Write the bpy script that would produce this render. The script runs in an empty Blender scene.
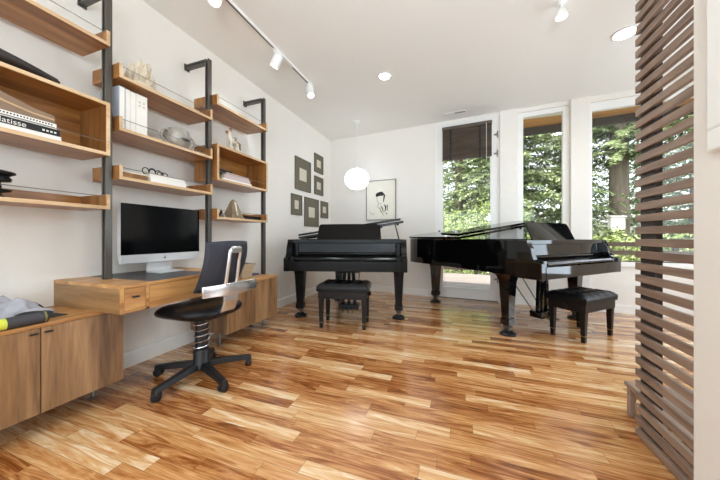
import bpy, math, random
from mathutils import Vector, Matrix
random.seed(7)
SC = bpy.context.scene
COL = SC.collection
R = math.radians

# ------------------------------------------------------------------ camera, sky, light, exposure
YAW = 19.80
cam = bpy.data.cameras.new('camera')
cam.sensor_width = 36.0
cam.lens = 275.0 / 720.0 * 36.0
cam.shift_y = -3.0 / 720.0
cam.clip_start = 0.02
cam_o = bpy.data.objects.new('camera', cam)
COL.objects.link(cam_o)
cam_o.location = (0, 0, 1.0)
cam_o.rotation_euler = (R(90), 0, R(YAW))
SC.camera = cam_o

SC.view_settings.view_transform = 'Standard'
SC.view_settings.look = 'None'
SC.view_settings.gamma = 1
SC.view_settings.use_curve_mapping = False
SC.view_settings.exposure = 0.78
SC.cycles.diffuse_bounces = 8
SC.cycles.max_bounces = 16

world = bpy.data.worlds.new('sky')
SC.world = world
world.use_nodes = True
wn = world.node_tree.nodes
sky = wn.new('ShaderNodeTexSky')
sky.sky_type = 'NISHITA'
sky.sun_disc = False
sky.sun_elevation = R(48)
sky.sun_rotation = R(200)
sky.air_density = 1.0
sky.dust_density = 3.0
sky.ozone_density = 0.6
bg = wn['Background']
bg.inputs['Strength'].default_value = 0.36
hs = wn.new('ShaderNodeHueSaturation')
hs.inputs['Saturation'].default_value = 0.35
world.node_tree.links.new(sky.outputs[0], hs.inputs['Color'])
world.node_tree.links.new(hs.outputs[0], bg.inputs[0])


def lamp(name, kind, loc, rot, power, color=(1, 1, 1), **kw):
    d = bpy.data.lights.new(name, kind)
    d.energy = power
    d.color = color
    for k, v in kw.items():
        setattr(d, k, v)
    o = bpy.data.objects.new(name, d)
    COL.objects.link(o)
    o.location = loc
    o.rotation_euler = rot
    return o


lamp('sun', 'SUN', (-9, 2, 12), Vector((0.95, 0.27, -1.27)).to_track_quat('-Z', 'Y').to_euler(), 4.6, (1, 0.95, 0.86), angle=R(1.5))
# added soft fill from behind the camera; the rear wall has no window
lamp('rear_fill_light', 'AREA', (-0.8, -2.05, 1.45), (R(116), 0, 0), 62, (0.70, 0.86, 1),
     shape='RECTANGLE', size=4.4, size_y=2.4)
lamp('ceiling_fill_light', 'AREA', (0.3, -1.0, 1.7), Vector((-0.15, 0.62, 1)).to_track_quat('-Z', 'Y').to_euler(), 22, (0.74, 0.88, 1),
     shape='DISK', size=0.8)  # added fill aimed up to brighten the ceiling, no real flash
lamp('ceiling_fill_spot', 'SPOT', (0.6, -1.0, 1.3), Vector((-0.35, 2.6, 1.6)).to_track_quat('-Z', 'Y').to_euler(), 130, (0.74, 0.88, 1),
     spot_size=R(80), spot_blend=1.0, shadow_soft_size=0.35)  # added spot that lifts the ceiling ahead, no fixture there
lamp('side_fill_light', 'AREA', (3.15, 2.6, 1.5), (R(90), 0, R(90)), 44, (0.72, 0.87, 1),
     shape='RECTANGLE', size=2.6, size_y=2.2)  # added fill from the right; that wall has no window


# ------------------------------------------------------------------ mesh builder
class MB:
    def __init__(s):
        s.v, s.f, s.sm = [], [], []

    def add(s, vs, fs, m=None, smooth=False):
        b = len(s.v)
        for p in vs:
            p = Vector(p)
            s.v.append(tuple(m @ p if m is not None else p))
        for f in fs:
            s.f.append([i + b for i in f])
            s.sm.append(smooth)
        return s

    def box(s, x0, x1, y0, y1, z0, z1, m=None):
        return s.add([(x0, y0, z0), (x1, y0, z0), (x1, y1, z0), (x0, y1, z0), (x0, y0, z1), (x1, y0, z1), (x1, y1, z1), (x0, y1, z1)],
                     [(0, 3, 2, 1), (4, 5, 6, 7), (0, 1, 5, 4), (1, 2, 6, 5), (2, 3, 7, 6), (3, 0, 4, 7)], m)

    def frust(s, c0, a0, b0, c1, a1, b1, m=None):
        """box between two rectangles (half sizes a,b) in z planes"""
        v = []
        for c, a, b in ((c0, a0, b0), (c1, a1, b1)):
            v += [(c[0] - a, c[1] - b, c[2]), (c[0] + a, c[1] - b, c[2]), (c[0] + a, c[1] + b, c[2]), (c[0] - a, c[1] + b, c[2])]
        return s.add(v, [(0, 3, 2, 1), (4, 5, 6, 7), (0, 1, 5, 4), (1, 2, 6, 5), (2, 3, 7, 6), (3, 0, 4, 7)], m)

    def prism(s, pts, w0, w1, axis='z', m=None):
        """extrude a 2-D polygon along an axis; axis x: pts=(y,z), y: (x,z), z: (x,y)"""
        def P(p, w):
            return {'x': (w, p[0], p[1]), 'y': (p[0], w, p[1]), 'z': (p[0], p[1], w)}[axis]
        n = len(pts)
        v = [P(p, w0) for p in pts] + [P(p, w1) for p in pts]
        f = [list(range(n))[::-1], list(range(n, 2 * n))]
        f += [(i, (i + 1) % n, n + (i + 1) % n, n + i) for i in range(n)]
        return s.add(v, f, m)

    def lathe(s, prof, n=24, m=None, smooth=True, cap=True):
        v, f = [], []
        k = len(prof)
        for i in range(n):
            a = 2 * math.pi * i / n
            for r, z in prof:
                v.append((r * math.cos(a), r * math.sin(a), z))
        for i in range(n):
            j = (i + 1) % n
            for q in range(k - 1):
                f.append((i * k + q, j * k + q, j * k + q + 1, i * k + q + 1))
        if cap and prof[0][0] > 1e-5:
            f.append([i * k for i in range(n)][::-1])
        if cap and prof[-1][0] > 1e-5:
            f.append([i * k + k - 1 for i in range(n)])
        return s.add(v, f, m, smooth)

    def tube(s, path, r, n=10, closed=False, m=None, flat=None):
        path = [Vector(p) for p in path]
        k = len(path)
        rs = r if isinstance(r, (list, tuple)) else [r] * k
        v, f = [], []
        up = None
        for i, p in enumerate(path):
            if closed:
                t = path[(i + 1) % k] - path[i - 1]
            else:
                t = path[min(i + 1, k - 1)] - path[max(i - 1, 0)]
            t.normalize()
            if up is None:
                up = Vector((0, 0, 1)) if abs(t.z) < 0.9 else Vector((1, 0, 0))
            a = up - t * up.dot(t)
            a.normalize()
            b = t.cross(a)
            up = a
            for j in range(n):
                th = 2 * math.pi * j / n
                fa, fb = flat or (1, 1)
                v.append(p + (a * math.cos(th) * fa + b * math.sin(th) * fb) * rs[i])
        for i in range(k if closed else k - 1):
            i2 = (i + 1) % k
            for j in range(n):
                j2 = (j + 1) % n
                f.append((i * n + j, i * n + j2, i2 * n + j2, i2 * n + j))
        if not closed:
            f.append(list(range(n))[::-1])
            f.append(list(range((k - 1) * n, k * n)))
        return s.add(v, f, m, True)

    def bar(s, p0, p1, a, b, m=None, up=(0, 0, 1)):
        """rectangular bar from p0 to p1, half sizes a (sideways) and b (up)"""
        p0, p1 = Vector(p0), Vector(p1)
        t = (p1 - p0).normalized()
        u = Vector(up)
        sd = t.cross(u).normalized()
        u = sd.cross(t)
        v = []
        for p in (p0, p1):
            for i, j in ((-1, -1), (1, -1), (1, 1), (-1, 1)):
                v.append(p + sd * a * i + u * b * j)
        return s.add(v, [(0, 1, 2, 3), (7, 6, 5, 4), (0, 4, 5, 1), (1, 5, 6, 2), (2, 6, 7, 3), (3, 7, 4, 0)], m)

    def ball(s, c, r, n=16, k=10, m=None, warp=None):
        rx, ry, rz = r if isinstance(r, (list, tuple)) else (r, r, r)
        v, f = [], []
        for i in range(k + 1):
            th = math.pi * i / k
            for j in range(n):
                ph = 2 * math.pi * j / n
                d = Vector((math.sin(th) * math.cos(ph), math.sin(th) * math.sin(ph), -math.cos(th)))
                w = warp(d) if warp else 1.0
                v.append((c[0] + rx * d.x * w, c[1] + ry * d.y * w, c[2] + rz * d.z * w))
        for i in range(k):
            for j in range(n):
                j2 = (j + 1) % n
                f.append((i * n + j, i * n + j2, (i + 1) * n + j2, (i + 1) * n + j))
        return s.add(v, f, m, True)

    def build(s, name, mat, parent=None, bevel=0.0, solid=0.0, subd=0, smooth=None, loc=None):
        me = bpy.data.meshes.new(name)
        me.from_pydata(s.v, [], s.f)
        fl = s.sm if smooth is None else [smooth] * len(s.f)
        me.polygons.foreach_set('use_smooth', fl)
        me.update()
        if any(fl):
            me.set_sharp_from_angle(angle=R(42))
        me.materials.append(mat)
        o = bpy.data.objects.new(name, me)
        COL.objects.link(o)
        if parent is not None:
            o.parent = parent
        if loc:
            o.location = loc
        if solid:
            md = o.modifiers.new('thick', 'SOLIDIFY')
            md.thickness = solid
        if bevel:
            md = o.modifiers.new('bevel', 'BEVEL')
            md.width = bevel
            md.segments = 2
            md.limit_method = 'ANGLE'
            md.angle_limit = R(40)
        if subd:
            md = o.modifiers.new('sub', 'SUBSURF')
            md.levels = md.render_levels = subd
        return o


def tag(o, label, cat, group=None, kind=None):
    if label:
        o['label'] = label
    if cat:
        o['category'] = cat
    if group:
        o['group'] = group
    if kind:
        o['kind'] = kind
    return o


def thing(name, label, cat, loc=(0, 0, 0), rz=0.0, group=None):
    o = bpy.data.objects.new(name, None)
    o.empty_display_size = 0.1
    COL.objects.link(o)
    o.location = loc
    o.rotation_euler = (0, 0, rz)
    return tag(o, label, cat, group)


def struct(o):
    o['kind'] = 'structure'
    return o


def copy_tree(o, parent=None):
    c = o.copy()
    COL.objects.link(c)
    if parent is not None:
        c.parent = parent
    for ch in list(o.children):
        copy_tree(ch, c)
    return c


def bez(p0, p1, p2, p3, n=10, last=True):
    out = []
    for i in range(n + (1 if last else 0)):
        t = i / n
        u = 1 - t
        out.append(tuple(u ** 3 * a + 3 * u * u * t * b + 3 * u * t * t * c + t ** 3 * d for a, b, c, d in zip(p0, p1, p2, p3)))
    return out


# ------------------------------------------------------------------ materials
def hexc(h):
    h = h.lstrip('#')
    c = [int(h[i:i + 2], 16) / 255 for i in (0, 2, 4)]
    return tuple((x / 12.92 if x <= 0.04045 else ((x + 0.055) / 1.055) ** 2.4) for x in c) + (1,)


def nodes_of(m):
    m.use_nodes = True
    nt = m.node_tree
    return nt, nt.nodes, nt.links, nt.nodes['Principled BSDF']


def plain(name, col, rough=0.5, metal=0.0, var=0.04, scale=30.0, coat=0.0, bump=0.0, spec=None, emit=0.0, ecol=None):
    """flat colour with a little procedural mottling"""
    m = bpy.data.materials.new(name)
    nt, N, L, b = nodes_of(m)
    tc = N.new('ShaderNodeTexCoord')
    nz = N.new('ShaderNodeTexNoise')
    nz.inputs['Scale'].default_value = scale
    nz.inputs['Detail'].default_value = 3
    L.new(tc.outputs['Object'], nz.inputs['Vector'])
    mx = N.new('ShaderNodeMix')
    mx.data_type = 'RGBA'
    c = hexc(col)
    mx.inputs[6].default_value = tuple(min(1, x * (1 - var)) for x in c[:3]) + (1,)
    mx.inputs[7].default_value = tuple(min(1, x * (1 + var)) for x in c[:3]) + (1,)
    L.new(nz.outputs[0], mx.inputs[0])
    L.new(mx.outputs[2], b.inputs['Base Color'])
    b.inputs['Roughness'].default_value = rough
    b.inputs['Metallic'].default_value = metal
    b.inputs['Coat Weight'].default_value = coat
    b.inputs['Coat Roughness'].default_value = 0.03
    if spec is not None:
        b.inputs['Specular IOR Level'].default_value = spec
    if bump:
        bp = N.new('ShaderNodeBump')
        bp.inputs['Strength'].default_value = bump
        bp.inputs['Distance'].default_value = 0.01
        L.new(nz.outputs[0], bp.inputs['Height'])
        L.new(bp.outputs[0], b.inputs['Normal'])
    if emit:
        b.inputs['Emission Color'].default_value = hexc(ecol or col)
        b.inputs['Emission Strength'].default_value = emit
    return m


def wood(name, lo, mid, hi, axis='y', rough=0.4, scale=1.0, coat=0.0):
    """straight-grained wood, the grain running along one object axis"""
    m = bpy.data.materials.new(name)
    nt, N, L, b = nodes_of(m)
    tc = N.new('ShaderNodeTexCoord')
    oi = N.new('ShaderNodeObjectInfo')
    off = N.new('ShaderNodeVectorMath')
    off.operation = 'MULTIPLY_ADD'
    off.inputs[1].default_value = (17, 11, 23)
    L.new(oi.outputs['Random'], off.inputs[0])
    L.new(tc.outputs['Object'], off.inputs[2])
    mp = N.new('ShaderNodeMapping')
    st = {'x': (1.2, 14, 14), 'y': (14, 1.2, 14), 'z': (14, 14, 1.2)}[axis]
    mp.inputs['Scale'].default_value = tuple(v * scale for v in st)
    L.new(off.outputs[0], mp.inputs[0])
    n1 = N.new('ShaderNodeTexNoise')
    n1.inputs['Scale'].default_value = 1.0
    n1.inputs['Detail'].default_value = 5
    n1.inputs['Distortion'].default_value = 0.8
    L.new(mp.outputs[0], n1.inputs['Vector'])
    mp2 = N.new('ShaderNodeMapping')
    mp2.inputs['Scale'].default_value = tuple(v * scale * 6 for v in st)
    L.new(off.outputs[0], mp2.inputs[0])
    n2 = N.new('ShaderNodeTexNoise')
    n2.inputs['Scale'].default_value = 1.0
    n2.inputs['Detail'].default_value = 3
    L.new(mp2.outputs[0], n2.inputs['Vector'])
    ad = N.new('ShaderNodeMath')
    ad.operation = 'MULTIPLY_ADD'
    ad.inputs[1].default_value = 0.35
    L.new(n2.outputs[0], ad.inputs[0])
    L.new(n1.outputs[0], ad.inputs[2])
    cr = N.new('ShaderNodeValToRGB')
    e = cr.color_ramp.elements
    e[0].position, e[0].color = 0.42, hexc(lo)
    e[1].position, e[1].color = 0.92, hexc(hi)
    k = e.new(0.66)
    k.color = hexc(mid)
    L.new(ad.outputs[0], cr.inputs[0])
    L.new(cr.outputs[0], b.inputs['Base Color'])
    b.inputs['Roughness'].default_value = rough
    b.inputs['Coat Weight'].default_value = coat
    b.inputs['Coat Roughness'].default_value = 0.12
    return m


def floor_mat():
    """short-board acacia floor, boards running along X"""
    m = bpy.data.materials.new('acacia_floor')
    nt, N, L, b = nodes_of(m)

    def math_(op, a=None, c=None, d=None):
        n = N.new('ShaderNodeMath')
        n.operation = op
        for i, x in enumerate((a, c, d)):
            if x is None:
                continue
            if isinstance(x, (int, float)):
                n.inputs[i].default_value = x
            else:
                L.new(x, n.inputs[i])
        return n.outputs[0]
    tc = N.new('ShaderNodeTexCoord')
    sp = N.new('ShaderNodeSeparateXYZ')
    L.new(tc.outputs['Object'], sp.inputs[0])
    X, Y = sp.outputs[0], sp.outputs[1]
    W, LEN = 0.072, 0.62
    row = math_('FLOOR', math_('DIVIDE', Y, W))
    fy = math_('FRACT', math_('DIVIDE', Y, W))
    wr = N.new('ShaderNodeTexWhiteNoise')
    wr.noise_dimensions = '1D'
    L.new(row, wr.inputs['W'])
    ln = math_('MULTIPLY_ADD', wr.outputs['Value'], 0.35, 0.45)
    xs = math_('ADD', math_('DIVIDE', X, ln), math_('MULTIPLY', wr.outputs['Value'], 37.7))
    idx = math_('FLOOR', xs)
    fx = math_('FRACT', xs)
    cb = N.new('ShaderNodeCombineXYZ')
    L.new(row, cb.inputs[0])
    L.new(idx, cb.inputs[1])
    wp = N.new('ShaderNodeTexWhiteNoise')
    wp.noise_dimensions = '2D'
    L.new(cb.outputs[0], wp.inputs['Vector'])
    # grain, shifted on each board
    sc = N.new('ShaderNodeVectorMath')
    sc.operation = 'SCALE'
    L.new(wp.outputs['Color'], sc.inputs[0])
    sc.inputs['Scale'].default_value = 40.0
    av = N.new('ShaderNodeVectorMath')
    L.new(tc.outputs['Object'], av.inputs[0])
    L.new(sc.outputs[0], av.inputs[1])
    mp = N.new('ShaderNodeMapping')
    mp.inputs['Scale'].default_value = (2.0, 20, 1)
    L.new(av.outputs[0], mp.inputs[0])
    g = N.new('ShaderNodeTexNoise')
    g.inputs['Scale'].default_value = 1
    g.inputs['Detail'].default_value = 8
    g.inputs['Roughness'].default_value = 0.66
    g.inputs['Distortion'].default_value = 1.9
    L.new(mp.outputs[0], g.inputs['Vector'])
    mp2 = N.new('ShaderNodeMapping')
    mp2.inputs['Scale'].default_value = (6, 130, 1)
    L.new(av.outputs[0], mp2.inputs[0])
    g2 = N.new('ShaderNodeTexNoise')
    g2.inputs['Scale'].default_value = 1
    g2.inputs['Detail'].default_value = 2
    L.new(mp2.outputs[0], g2.inputs['Vector'])
    t = math_('MULTIPLY_ADD', wp.outputs['Value'], 0.46, math_('MULTIPLY', math_('SUBTRACT', g.outputs[0], 0.5), 1.55))
    t = math_('ADD', t, math_('MULTIPLY', math_('SUBTRACT', g2.outputs[0], 0.5), 0.22))
    t = math_('ADD', t, 0.26)
    cr = N.new('ShaderNodeValToRGB')
    e = cr.color_ramp.elements
    e[0].position, e[0].color = 0.02, hexc(FLOOR_COLS[0])
    e[1].position, e[1].color = 0.95, hexc(FLOOR_COLS[4])
    for p, c in ((0.24, FLOOR_COLS[1]), (0.48, FLOOR_COLS[2]), (0.68, FLOOR_COLS[3])):
        k = e.new(p)
        k.color = hexc(c)
    L.new(t, cr.inputs[0])
    # joints
    ey = math_('MINIMUM', fy, math_('SUBTRACT', 1.0, fy))
    ex = math_('MULTIPLY', math_('MINIMUM', fx, math_('SUBTRACT', 1.0, fx)), math_('DIVIDE', ln, W))
    ed = math_('LESS_THAN', math_('MINIMUM', ex, ey), 0.016)
    mx = N.new('ShaderNodeMix')
    mx.data_type = 'RGBA'
    L.new(math_('MULTIPLY', ed, 0.6), mx.inputs[0])
    L.new(cr.outputs[0], mx.inputs[6])
    mx.inputs[7].default_value = hexc('#5a3a1c')
    L.new(mx.outputs[2], b.inputs['Base Color'])
    b.inputs['Roughness'].default_value = 0.22
    b.inputs['Coat Weight'].default_value = 0.5
    b.inputs['Coat Roughness'].default_value = 0.13
    bp = N.new('ShaderNodeBump')
    bp.inputs['Strength'].default_value = 0.12
    bp.inputs['Distance'].default_value = 0.003
    L.new(g.outputs[0], bp.inputs['Height'])
    L.new(bp.outputs[0], b.inputs['Normal'])
    return m


def pane_mat(name, tint=(1, 1, 1, 1)):
    m = bpy.data.materials.new(name)
    m.use_nodes = True
    nt = m.node_tree
    N, L = nt.nodes, nt.links
    N.remove(N['Principled BSDF'])
    tr = N.new('ShaderNodeBsdfTransparent')
    tr.inputs[0].default_value = tint
    gl = N.new('ShaderNodeBsdfGlossy')
    gl.inputs['Roughness'].default_value = 0.0
    fr = N.new('ShaderNodeFresnel')
    fr.inputs[0].default_value = 1.35
    mx = N.new('ShaderNodeMixShader')
    L.new(fr.outputs[0], mx.inputs[0])
    L.new(tr.outputs[0], mx.inputs[1])
    L.new(gl.outputs[0], mx.inputs[2])
    L.new(mx.outputs[0], N['Material Output'].inputs[0])
    return m


def foliage_mat(name, dark, mid, light):
    m = bpy.data.materials.new(name)
    nt, N, L, b = nodes_of(m)
    geo = N.new('ShaderNodeNewGeometry')
    cr = N.new('ShaderNodeValToRGB')
    e = cr.color_ramp.elements
    e[0].position, e[0].color = 0.0, hexc(dark)
    e[1].position, e[1].color = 1.0, hexc(light)
    k = e.new(0.5)
    k.color = hexc(mid)
    L.new(geo.outputs['Random Per Island'], cr.inputs[0])
    L.new(cr.outputs[0], b.inputs['Base Color'])
    b.inputs['Roughness'].default_value = 0.5
    tl = N.new('ShaderNodeBsdfTranslucent')
    L.new(cr.outputs[0], tl.inputs[0])
    mx = N.new('ShaderNodeMixShader')
    mx.inputs[0].default_value = 0.35
    L.new(b.outputs[0], mx.inputs[1])
    L.new(tl.outputs[0], mx.inputs[2])
    L.new(mx.outputs[0], N['Material Output'].inputs[0])
    return m


FLOOR_COLS = ('#5c3014', '#985829', '#ca8f57', '#dfb27e', '#f5e4c6')
M = {}
M['wall'] = plain('white_wall_paint', '#ebe7e0', 0.75, var=0.01, scale=3)
M['ceiling'] = plain('white_ceiling_paint', '#efece6', 0.85, var=0.008, scale=2)
M['trim'] = plain('white_trim_paint', '#efeeea', 0.4, var=0.01)
M['floor'] = floor_mat()
M['cab'] = wood('walnut_veneer_upright', '#5f432c', '#8e6a48', '#ae8861', 'z', 0.34)
M['desk'] = wood('acacia_desk', '#905f30', '#b98650', '#d2a468', 'y', 0.35)
M['deskx'] = wood('acacia_side_panel', '#6f4f30', '#947047', '#b08a5c', 'x', 0.4)
M['shelf'] = wood('acacia_shelf', '#76461a', '#9c6630', '#ba8547', 'y', 0.36, coat=0.1)
M['shelfend'] = wood('acacia_shelf_end', '#6a421e', '#926030', '#b38048', 'z', 0.42)
M['edge'] = wood('pale_edge_band', '#b8966c', '#d0ae84', '#e0c6a2', 'y', 0.45)
M['steel'] = plain('dark_bronze_steel', '#615d57', 0.36, 0.6, 0.05)
M['slot'] = plain('black_slot', '#1c1c20', 0.5)
M['rail'] = plain('steel_rail', '#8c8880', 0.35, 0.8)
M['black'] = plain('black_plastic', '#17171a', 0.4)
M['blackpad'] = plain('black_desk_inset', '#2e2d30', 0.35)
M['leather'] = plain('black_leather', '#131214', 0.3, var=0.1, bump=0.06, scale=120, spec=0.28)
M['piano'] = plain('black_piano_lacquer', '#070708', 0.05, coat=0.5, var=0.0, spec=0.4)
M['piano2'] = plain('black_satin_lacquer', '#0a0909', 0.24, coat=0.0, var=0.0, spec=0.22)
M['brass'] = plain('worn_brass', '#a58a52', 0.35, 0.9)
M['gold'] = plain('cast_iron_plate_gold', '#8a6c34', 0.45, 0.5)
M['soundboard'] = wood('spruce_soundboard', '#a8854f', '#c2a068', '#d2b582', 'y', 0.5)
M['benchwood'] = plain('ebonised_bench_wood', '#1a1211', 0.38, coat=0.0, spec=0.3)
M['chrome'] = plain('polished_chrome', '#e4e5e8', 0.2, 0.9, 0.02)
M['alu'] = plain('silver_aluminium', '#d8dadd', 0.32, 0.35, 0.01)
M['mesh'] = plain('charcoal_mesh_fabric', '#2b2e38', 0.65, var=0.15, scale=300)
M['screen'] = plain('dark_glass_screen', '#050506', 0.12, spec=0.3)
M['glass'] = pane_mat('window_glass')
M['slat'] = wood('walnut_slat', '#6e574a', '#8f7868', '#a8917f', 'y', 0.45)
M['post'] = wood('dark_walnut_post', '#2c231f', '#3a2f29', '#483b33', 'z', 0.5)
M['lampwhite'] = plain('opal_glass_shade', '#ffffff', 0.3, emit=2.2, ecol='#eef5ff')
M['lens'] = plain('lit_lamp_lens', '#ffffff', 0.3, emit=8.0, ecol='#fff6e8')
M['white'] = plain('white_enamel', '#f0efec', 0.4)
M['paper'] = plain('cream_paper', '#e8e4d8', 0.8)
M['matte'] = plain('olive_brown_mat', '#6a6352', 0.75)
M['photo'] = plain('faded_photo_print', '#cfc9b4', 0.6, var=0.35, scale=60)
M['ink'] = plain('black_ink', '#2b2722', 0.8)
M['inkgrey'] = plain('grey_ink', '#8d8a7c', 0.8)
M['inkolive'] = plain('olive_ink', '#7c7850', 0.8)
M['bookwhite'] = plain('white_book_cover', '#efece6', 0.5)
M['bookblack'] = plain('black_book_cover', '#1b1a1c', 0.5)
M['bookblue'] = plain('misty_blue_book_cover', '#a9b1c0', 0.45, var=0.4, scale=9)
M['bookpink'] = plain('rose_grey_book_cover', '#cbb9b6', 0.5)
M['bookgrey'] = plain('grey_book_cover', '#7b7671', 0.5)
M['bookpurple'] = plain('purple_book_cover', '#55486e', 0.5)
M['pages'] = plain('book_pages', '#e9e2d0', 0.8, var=0.1, scale=200)
M['dkbowl'] = plain('charred_wood_carving', '#2a2420', 0.4, var=0.4, scale=25, bump=0.3)
M['brownpaper'] = plain('brown_kraft_album', '#8e7560', 0.6, var=0.25, scale=14)
M['pewter'] = plain('grey_pewter', '#aca69d', 0.35, 0.3, 0.4, 16)
M['crystal'] = plain('cream_and_amber_mineral', '#d9ceb8', 0.55, var=0.4, scale=22, bump=0.5)
M['bone'] = plain('cream_painted_figurine', '#d8cfbe', 0.5, var=0.2)
M['brownfig'] = plain('brown_painted_figurine', '#8d6c4a', 0.5, var=0.2)
M['metro'] = wood('tan_metronome_wood', '#6c5a44', '#8b775c', '#a08c70', 'z', 0.4)
M['tan'] = plain('tan_planter', '#b3a184', 0.6, var=0.1)
M['cloth'] = plain('grey_white_cloth', '#a4a4ac', 0.8, var=0.25, scale=9)
M['darkcloth'] = plain('charcoal_cloth', '#2a2a2d', 0.8)
M['foam'] = plain('charcoal_foam', '#3c3b40', 0.6)
M['lime'] = plain('lime_green_rubber', '#cfd84a', 0.5)
M['blind'] = wood('dark_walnut_blind', '#41362f', '#5d5046', '#776a5d', 'x', 0.5)
M['soffit'] = wood('orange_cedar_soffit', '#a8743a', '#c8924e', '#dcae6a', 'x', 0.5)
M['fascia'] = plain('dark_fascia', '#4b483f', 0.5)
M['deck'] = wood('weathered_deck', '#80766f', '#988e87', '#aca39c', 'x', 0.7)
M['deckrail'] = wood('brown_deck_rail', '#2a2219', '#3c3126', '#4e4234', 'x', 0.6)
M['bark'] = wood('grey_brown_bark', '#4a443c', '#665e53', '#847b6c', 'z', 0.85, 0.6)
M['ground'] = plain('leafy_ground', '#667a3a', 0.9, var=0.4, scale=4)
M['fir'] = foliage_mat('fir_needles', '#4c5c38', '#879a68', '#c6d2a8')
M['leafy'] = foliage_mat('broad_leaves', '#718a42', '#a2b868', '#dbe5ac')

# ------------------------------------------------------------------ the room
CEIL = 2.905
XL, XR, YR = -2.4, 3.3, -2.3
AW = R(4.9)
WB = Matrix.Translation((XL, 4.925, 0)) @ Matrix.Rotation(-AW, 4, 'Z')   # back wall frame: x along the wall, y outwards


def bw(u, v, z):
    return WB @ Vector((u, v, z))


struct(MB().box(XL - 0.2, XR + 0.2, YR - 0.2, 5.1, -0.15, 0).build('floor', M['floor']))
struct(MB().box(XL - 0.2, XR + 0.2, YR - 0.2, 5.1, CEIL, CEIL + 0.12).build('ceiling', M['ceiling']))
struct(MB().box(XL - 0.2, XL, YR - 0.2, 5.1, 0, CEIL).build('wall_left', M['wall']))
struct(MB().box(XR, XR + 0.2, YR - 0.2, 5.1, 0, CEIL).build('wall_right', M['wall']))
struct(MB().box(XL, XR, YR - 0.2, YR, 0, CEIL).build('wall_rear', M['wall']))
WTH = 0.16
b = MB()
for u0, u1, z0, z1 in ((-0.2, 2.03, 0, CEIL), (2.03, 2.99, 2.885, CEIL), (2.99, 3.23, 0, CEIL), (3.23, 3.865, 0, 0.66), (3.23, 3.865, 2.845, CEIL),
                       (3.865, 4.09, 0, CEIL), (4.09, 5.25, 0, 0.615), (4.09, 5.25, 2.83, CEIL), (5.25, 6.0, 0, CEIL)):
    b.box(u0, u1, 0, WTH, z0, z1, WB)
struct(b.build('wall_back', M['wall']))
for i, (u0, u1) in enumerate(((2.995, 3.222), (3.872, 4.086))):
    struct(MB().box(u0, u1, -0.03, 0.0, 0, CEIL, WB).build('trim_%d' % (i + 1), M['wall'], bevel=0.004))
struct(MB().box(4.06, 5.28, -0.035, 0.03, 0.615, 0.675, WB).build('trim_3', M['trim'], bevel=0.004))
# baseboards
bb = MB()
prof = [(0, 0), (0.014, 0), (0.014, 0.1), (0.008, 0.118), (0, 0.12)]
bb.prism([(XL + p[0], p[1]) for p in prof], YR, 4.92, 'y')
struct(bb.build('baseboard_left', M['trim']))
bb = MB()
for u0, u1 in ((0.01, 2.03), (3.23, 3.87), (4.09, 5.7)):
    bb.box(u0, u1, -0.014, 0, 0, 0.11, WB)
for u0, u1 in ((2.99, 3.23), (3.865, 4.09)):
    bb.box(u0, u1, -0.044, -0.03, 0, 0.11, WB)
struct(bb.build('baseboard_back', M['trim'], bevel=0.003))


def glazed(name, u0, u1, z0, z1, g, gb=None, gt=None, vin=0.035):
    """frame ring with a pane; g is the frame width"""
    gb = g if gb is None else gb
    gt = g if gt is None else gt
    f = MB()
    f.box(u0, u0 + g, vin, vin + 0.07, z0, z1, WB)
    f.box(u1 - g, u1, vin, vin + 0.07, z0, z1, WB)
    f.box(u0 + g, u1 - g, vin, vin + 0.07, z0, z0 + gb, WB)
    f.box(u0 + g, u1 - g, vin, vin + 0.07, z1 - gt, z1, WB)
    fr = struct(f.build(name, M['trim'], bevel=0.004))
    struct(MB().box(u0 + g - 0.004, u1 - g + 0.004, vin + 0.03, vin + 0.036, z0 + gb - 0.004, z1 - gt + 0.004, WB).build('glass', M['glass'], fr))
    return fr


door = glazed('door_1', 2.05, 2.97, 0.015, 2.865, 0.105, 0.165, 0.095, 0.0)
casing = MB()
casing.box(2.03, 2.05, -0.008, 0.1, 0, 2.885, WB)
casing.box(2.97, 2.99, -0.008, 0.1, 0, 2.885, WB)
casing.box(2.05, 2.97, -0.008, 0.1, 2.866, 2.885, WB)
struct(casing.build('door_frame', M['trim'], door))
struct(MB().box(2.03, 2.99, 0, 0.14, 0, 0.015, WB).build('threshold', M['steel'], door))
for z in (0.35, 2.28, 2.57):
    h = MB()
    h.tube([bw(2.965, -0.013, z - 0.05), bw(2.965, -0.013, z + 0.05)], 0.009, 8)
    h.box(2.915, 2.962, -0.006, 0.0, z - 0.012, z + 0.012, WB)
    struct(h.build('hinge', M['rail'], door))
h = MB()
h.box(2.085, 2.115, -0.01, 0.0, 0.95, 1.11, WB)
h.tube([bw(2.1, -0.012, 1.03), bw(2.1, -0.045, 1.03), bw(2.2, -0.045, 1.03)], 0.009, 8)
struct(h.build('door_handle', M['steel'], door))
glazed('window_1', 3.232, 3.863, 0.66, 2.843, 0.075, 0.085, 0.07, 0.012)
glazed('window_2', 4.092, 5.248, 0.617, 2.828, 0.03, 0.05, 0.11, 0.03)

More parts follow.
